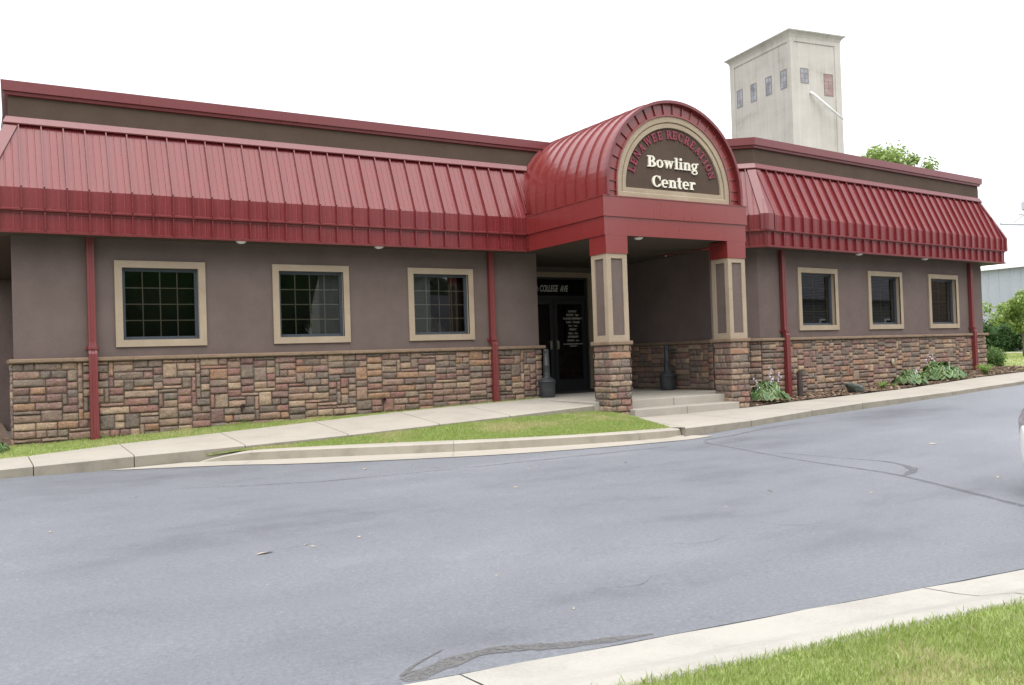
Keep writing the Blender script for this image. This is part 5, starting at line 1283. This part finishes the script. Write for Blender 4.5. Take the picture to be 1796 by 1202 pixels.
shg = simple('grey_shingles', (.09, .09, .10), .9, vary=.3, scale=4)
sid = simple('white_siding', (.72, .72, .70), .6); sid2 = simple('grey_green_siding', (.16, .165, .14), .7)
mb = MB(); random.seed(77); cs = []
for k in range(150):
    cs.append(((random.uniform(-30, 130), -56+random.uniform(-3, 3), random.uniform(.5, 8)), random.uniform(1.5, 3.2)))
leaf_cloud(mb, cs, 26000, .30)
for k in range(24): core(mb, (-28+7*k, -59, 3.5), (5, 3, 5.5+1.5*math.sin(k*2.1)))
mb.build('reflection_backdrop', leafy('backdrop_leaves', [(.012, .022, .010), (.03, .05, .02), (.05, .075, .03)], .7, .1), fix=False, kind='stuff')  # unseen leaf bank added to keep bright sky out of the window reflections
house('white_house', 'tall white clapboard house across the street', (15.3, -37, -.7), 0, 6.5, 7, 6.4, 3, sid, shg)
house('small_white_house', 'low white clapboard house with a dark roof across the street', (23.5, -39, -.6), 0, 8, 8, 3.2, 2.2, sid, shg)
house('grey_house', 'grey clapboard house with a steep dark roof across the street', (40, -25, -.5), .1, 10, 9, 4, 4, sid2, shg)
house('porch_house', 'pale house at the end of the row across the street', (60, -24, -.5), .1, 11, 9, 5, 3, sid3, shg)
def big_tree(x, y, label, s, name='broad_tree', mat='leaf_dark', low=False):
    return tree(name, label, (x, y, -.7), 2.6 if not low else .5, (0, 0, 6.2 if not low else 1.3), (4.0, 3.2, 5.2) if not low else (3.4, 1.2, 1.3), 30, 9000 if not low else 6000, .24 if not low else .09, M[mat], tr=.3 if not low else .06, seed=s, limbs=8, cat='tree' if not low else 'bush', dense=True)
big_tree(5.6, -24, 'broad dark tree across the street, opposite the left corner', 21)
big_tree(10.3, -26, 'broad dark tree across the street, opposite the middle window', 22)
big_tree(-3.0, -23, 'broad dark tree across the street, behind the photographer', 23)
big_tree(33, -28, 'broad tree across the street between the white and grey houses', 24, mat='leaf_mid')
big_tree(51, -27, 'broad tree across the street past the grey house', 25)
big_tree(5.8, -21.5, 'added leafy bush blocking reflected sky, opposite the left corner', 29, 'leafy_bush', 'leaf_dark', True)  # low bush added to darken the foot of the left window reflection
big_tree(17.5, -25, 'leafy bush in front of the tall white house', 26, 'leafy_bush', 'leaf_mid', True)
big_tree(21.5, -22, 'leafy bush in front of the low white house', 27, 'leafy_bush', 'leaf_mid', True)
make_car((33.5, -11.5, -.1), math.radians(175), simple('dark_car_paint', (.03, .02, .03), .25, coat=1), 'dark car parked across from the right wing')

# ------------------------------------------------------------------ marks and litter on the road
def mark(name, pts, wds, mat):
    mb = MB(); P = dens(pts, 8); W_ = dens([(w_,) for w_ in wds], 8); rows = []
    for i, p in enumerate(P):
        a = Vector(P[min(i+1, len(P)-1)])-Vector(P[max(i-1, 0)]); n_ = Vector((-a.y, a.x)).normalized(); w_ = max(.003, W_[i][0]*(.75+.5*random.random()))
        rows.append([(p[0]+n_.x*q*w_, p[1]+n_.y*q*w_, zroad(p[0]+n_.x*q*w_, p[1]+n_.y*q*w_)+.004) for q in (-.5, 0, .5)])
    mb.grid(rows); return mb.build(name, mat, kind='structure', fix=False)
def mark_mat(name, col, th):
    m, t, p = newmat(name); p.inputs['Base Color'].default_value = (*col, 1); p.inputs['Roughness'].default_value = .6
    n = N(t, 'ShaderNodeTexNoise', Scale=45.0, Detail=5.0, Roughness=.7); t.links.new(coords(t), n.inputs['Vector'])
    r = ramp(t, [(th-.08, (0, 0, 0)), (th+.08, (1, 1, 1))]); t.links.new(n.outputs[0], r.inputs[0])
    tr = t.nodes.new('ShaderNodeBsdfTransparent'); ms = t.nodes.new('ShaderNodeMixShader'); t.links.new(r.outputs[0], ms.inputs[0]); t.links.new(tr.outputs[0], ms.inputs[1]); t.links.new(p.outputs[0], ms.inputs[2]); t.links.new(ms.outputs[0], t.nodes['Material Output'].inputs[0]); return m
mk1 = mark_mat('old_stain', (.118, .116, .116), .43); mk2 = mark_mat('tyre_scuff', (.125, .128, .14), .50)
mark('road_stain', [(1.30, -11.30), (1.40, -11.29), (1.84, -11.20), (2.29, -11.38), (2.75, -11.50)], [.04, .14, .09, .10, .02], mk1)
mark('road_stain', [(1.32, -11.26), (1.45, -11.15), (1.66, -11.04)], [.03, .02, .008], mk1)
mark('road_crack', [(8.72, -5.62), (8.62, -6.3), (8.39, -7.6), (8.35, -8.6), (8.25, -9.27), (7.66, -10.87)], [.05, .04, .04, .05, .06, .07], mk2)
mark('road_crack', [(8.7, -7.1), (8.9, -8.0), (9.0, -8.51), (8.75, -9.0), (8.3, -9.2)], [.03, .03, .06, .12, .06], mk2)
mark('road_crack', [(8.75, -5.65), (8.95, -5.4), (9.5, -5.42), (10.3, -5.35), (11.2, -5.35)], [.03, .06, .06, .05, .01], mk2)

mark('road_crack', [(x, yn(x)+.008, 0) [:2] for x in (-3, 0, 1.2, 2.4, 3.4, 4.5, 5.6, 7, 9, 12)], [.004, .006, .008, .006, .014, .012, .022, .018, .02, .02], simple('dark_joint', (.03, .03, .032), .9))
mark('road_crack', [(1.5, -4.6), (3.0, -5.1), (4.6, -5.35), (6.4, -5.5), (8.0, -5.6)], [.01, .03, .02, .04, .02], mk2)
for a_, b_, c_ in (((4.1, -9.9), (4.5, -10.1), (4.8, -10.0)), ((5.3, -9.7), (5.5, -10.1), (5.9, -10.2)), ((3.0, -10.6), (3.3, -10.7), (3.5, -10.6))): mark('road_crack', [a_, b_, c_], [.004, .008, .003], mk2)
leafm = simple('dry_leaf', (.50, .42, .29), .8, vary=.4, scale=.8); random.seed(31)
deb = [(1.47, -8.29, .11), (1.83, -8.2, .045), (1.86, -8.3, .04), (2.3, -8.2, .05), (2.65, -10.87, .03), (2.86, -10.01, .025), (.07, -6.38, .05), (6.54, -8.88, .06), (3.8, -4.58, .10), (4.6, -5.1, .06), (5.4, -6.0, .05), (2.64, -9.94, .03), (7.2, -9.6, .04), (5.6, -9.2, .03), (4.6, -7.0, .05), (6.6, -6.4, .06), (8.9, -9.9, .07), (1.0, -4.9, .05), (3.1, -5.6, .04), (10.5, -8.1, .08), (2.0, -12.6, .04), (4.3, -13.0, .05)]
lm = None
for i, (x, y, s_) in enumerate(deb):
    if lm is None:
        mb = MB(); mb.grid([[(-.5, -.02, .0), (-.5, .02, .02)], [(-.2, -.17, .10), (-.2, .15, .05)], [(.2, -.15, .14), (.2, .18, .02)], [(.5, -.02, .05), (.5, .02, .02)]])
        lm = mb.build('dry_leaf', leafm, fix=False); o = lm
    else: o = lm.copy(); COL.objects.link(o)
    o.location = (x, y, (zroad(x, y) if y > -12.2 else -.55)+.005); o.rotation_euler = (0, 0, random.uniform(0, 6)); o.scale = (s_*1.25, s_*1.25, s_*.8)
    o['label'] = 'small dry curled leaf lying on the open asphalt' if y > -12.2 else 'small dry leaf caught in the mown grass in front'; o['category'] = 'dry leaf'; o['group'] = 'dry leaves scattered on the road' if y > -12.2 else 'dry leaves in the grass'
# white fleck grit
mb = MB()
for _ in range(420):
    x = random.uniform(-1, 14); y = random.uniform(-10, -4.5); s_ = random.uniform(.002, .006)*(1+.12*(10+y))
    z = zroad(x, y)+.004; mb.poly([(x-s_, y, z), (x, y-s_, z), (x+s_, y, z+.003), (x, y+s_, z)])
o = mb.build('grit', simple('pale_grit', (.5, .48, .44), .8), fix=False); o['kind'] = 'stuff'
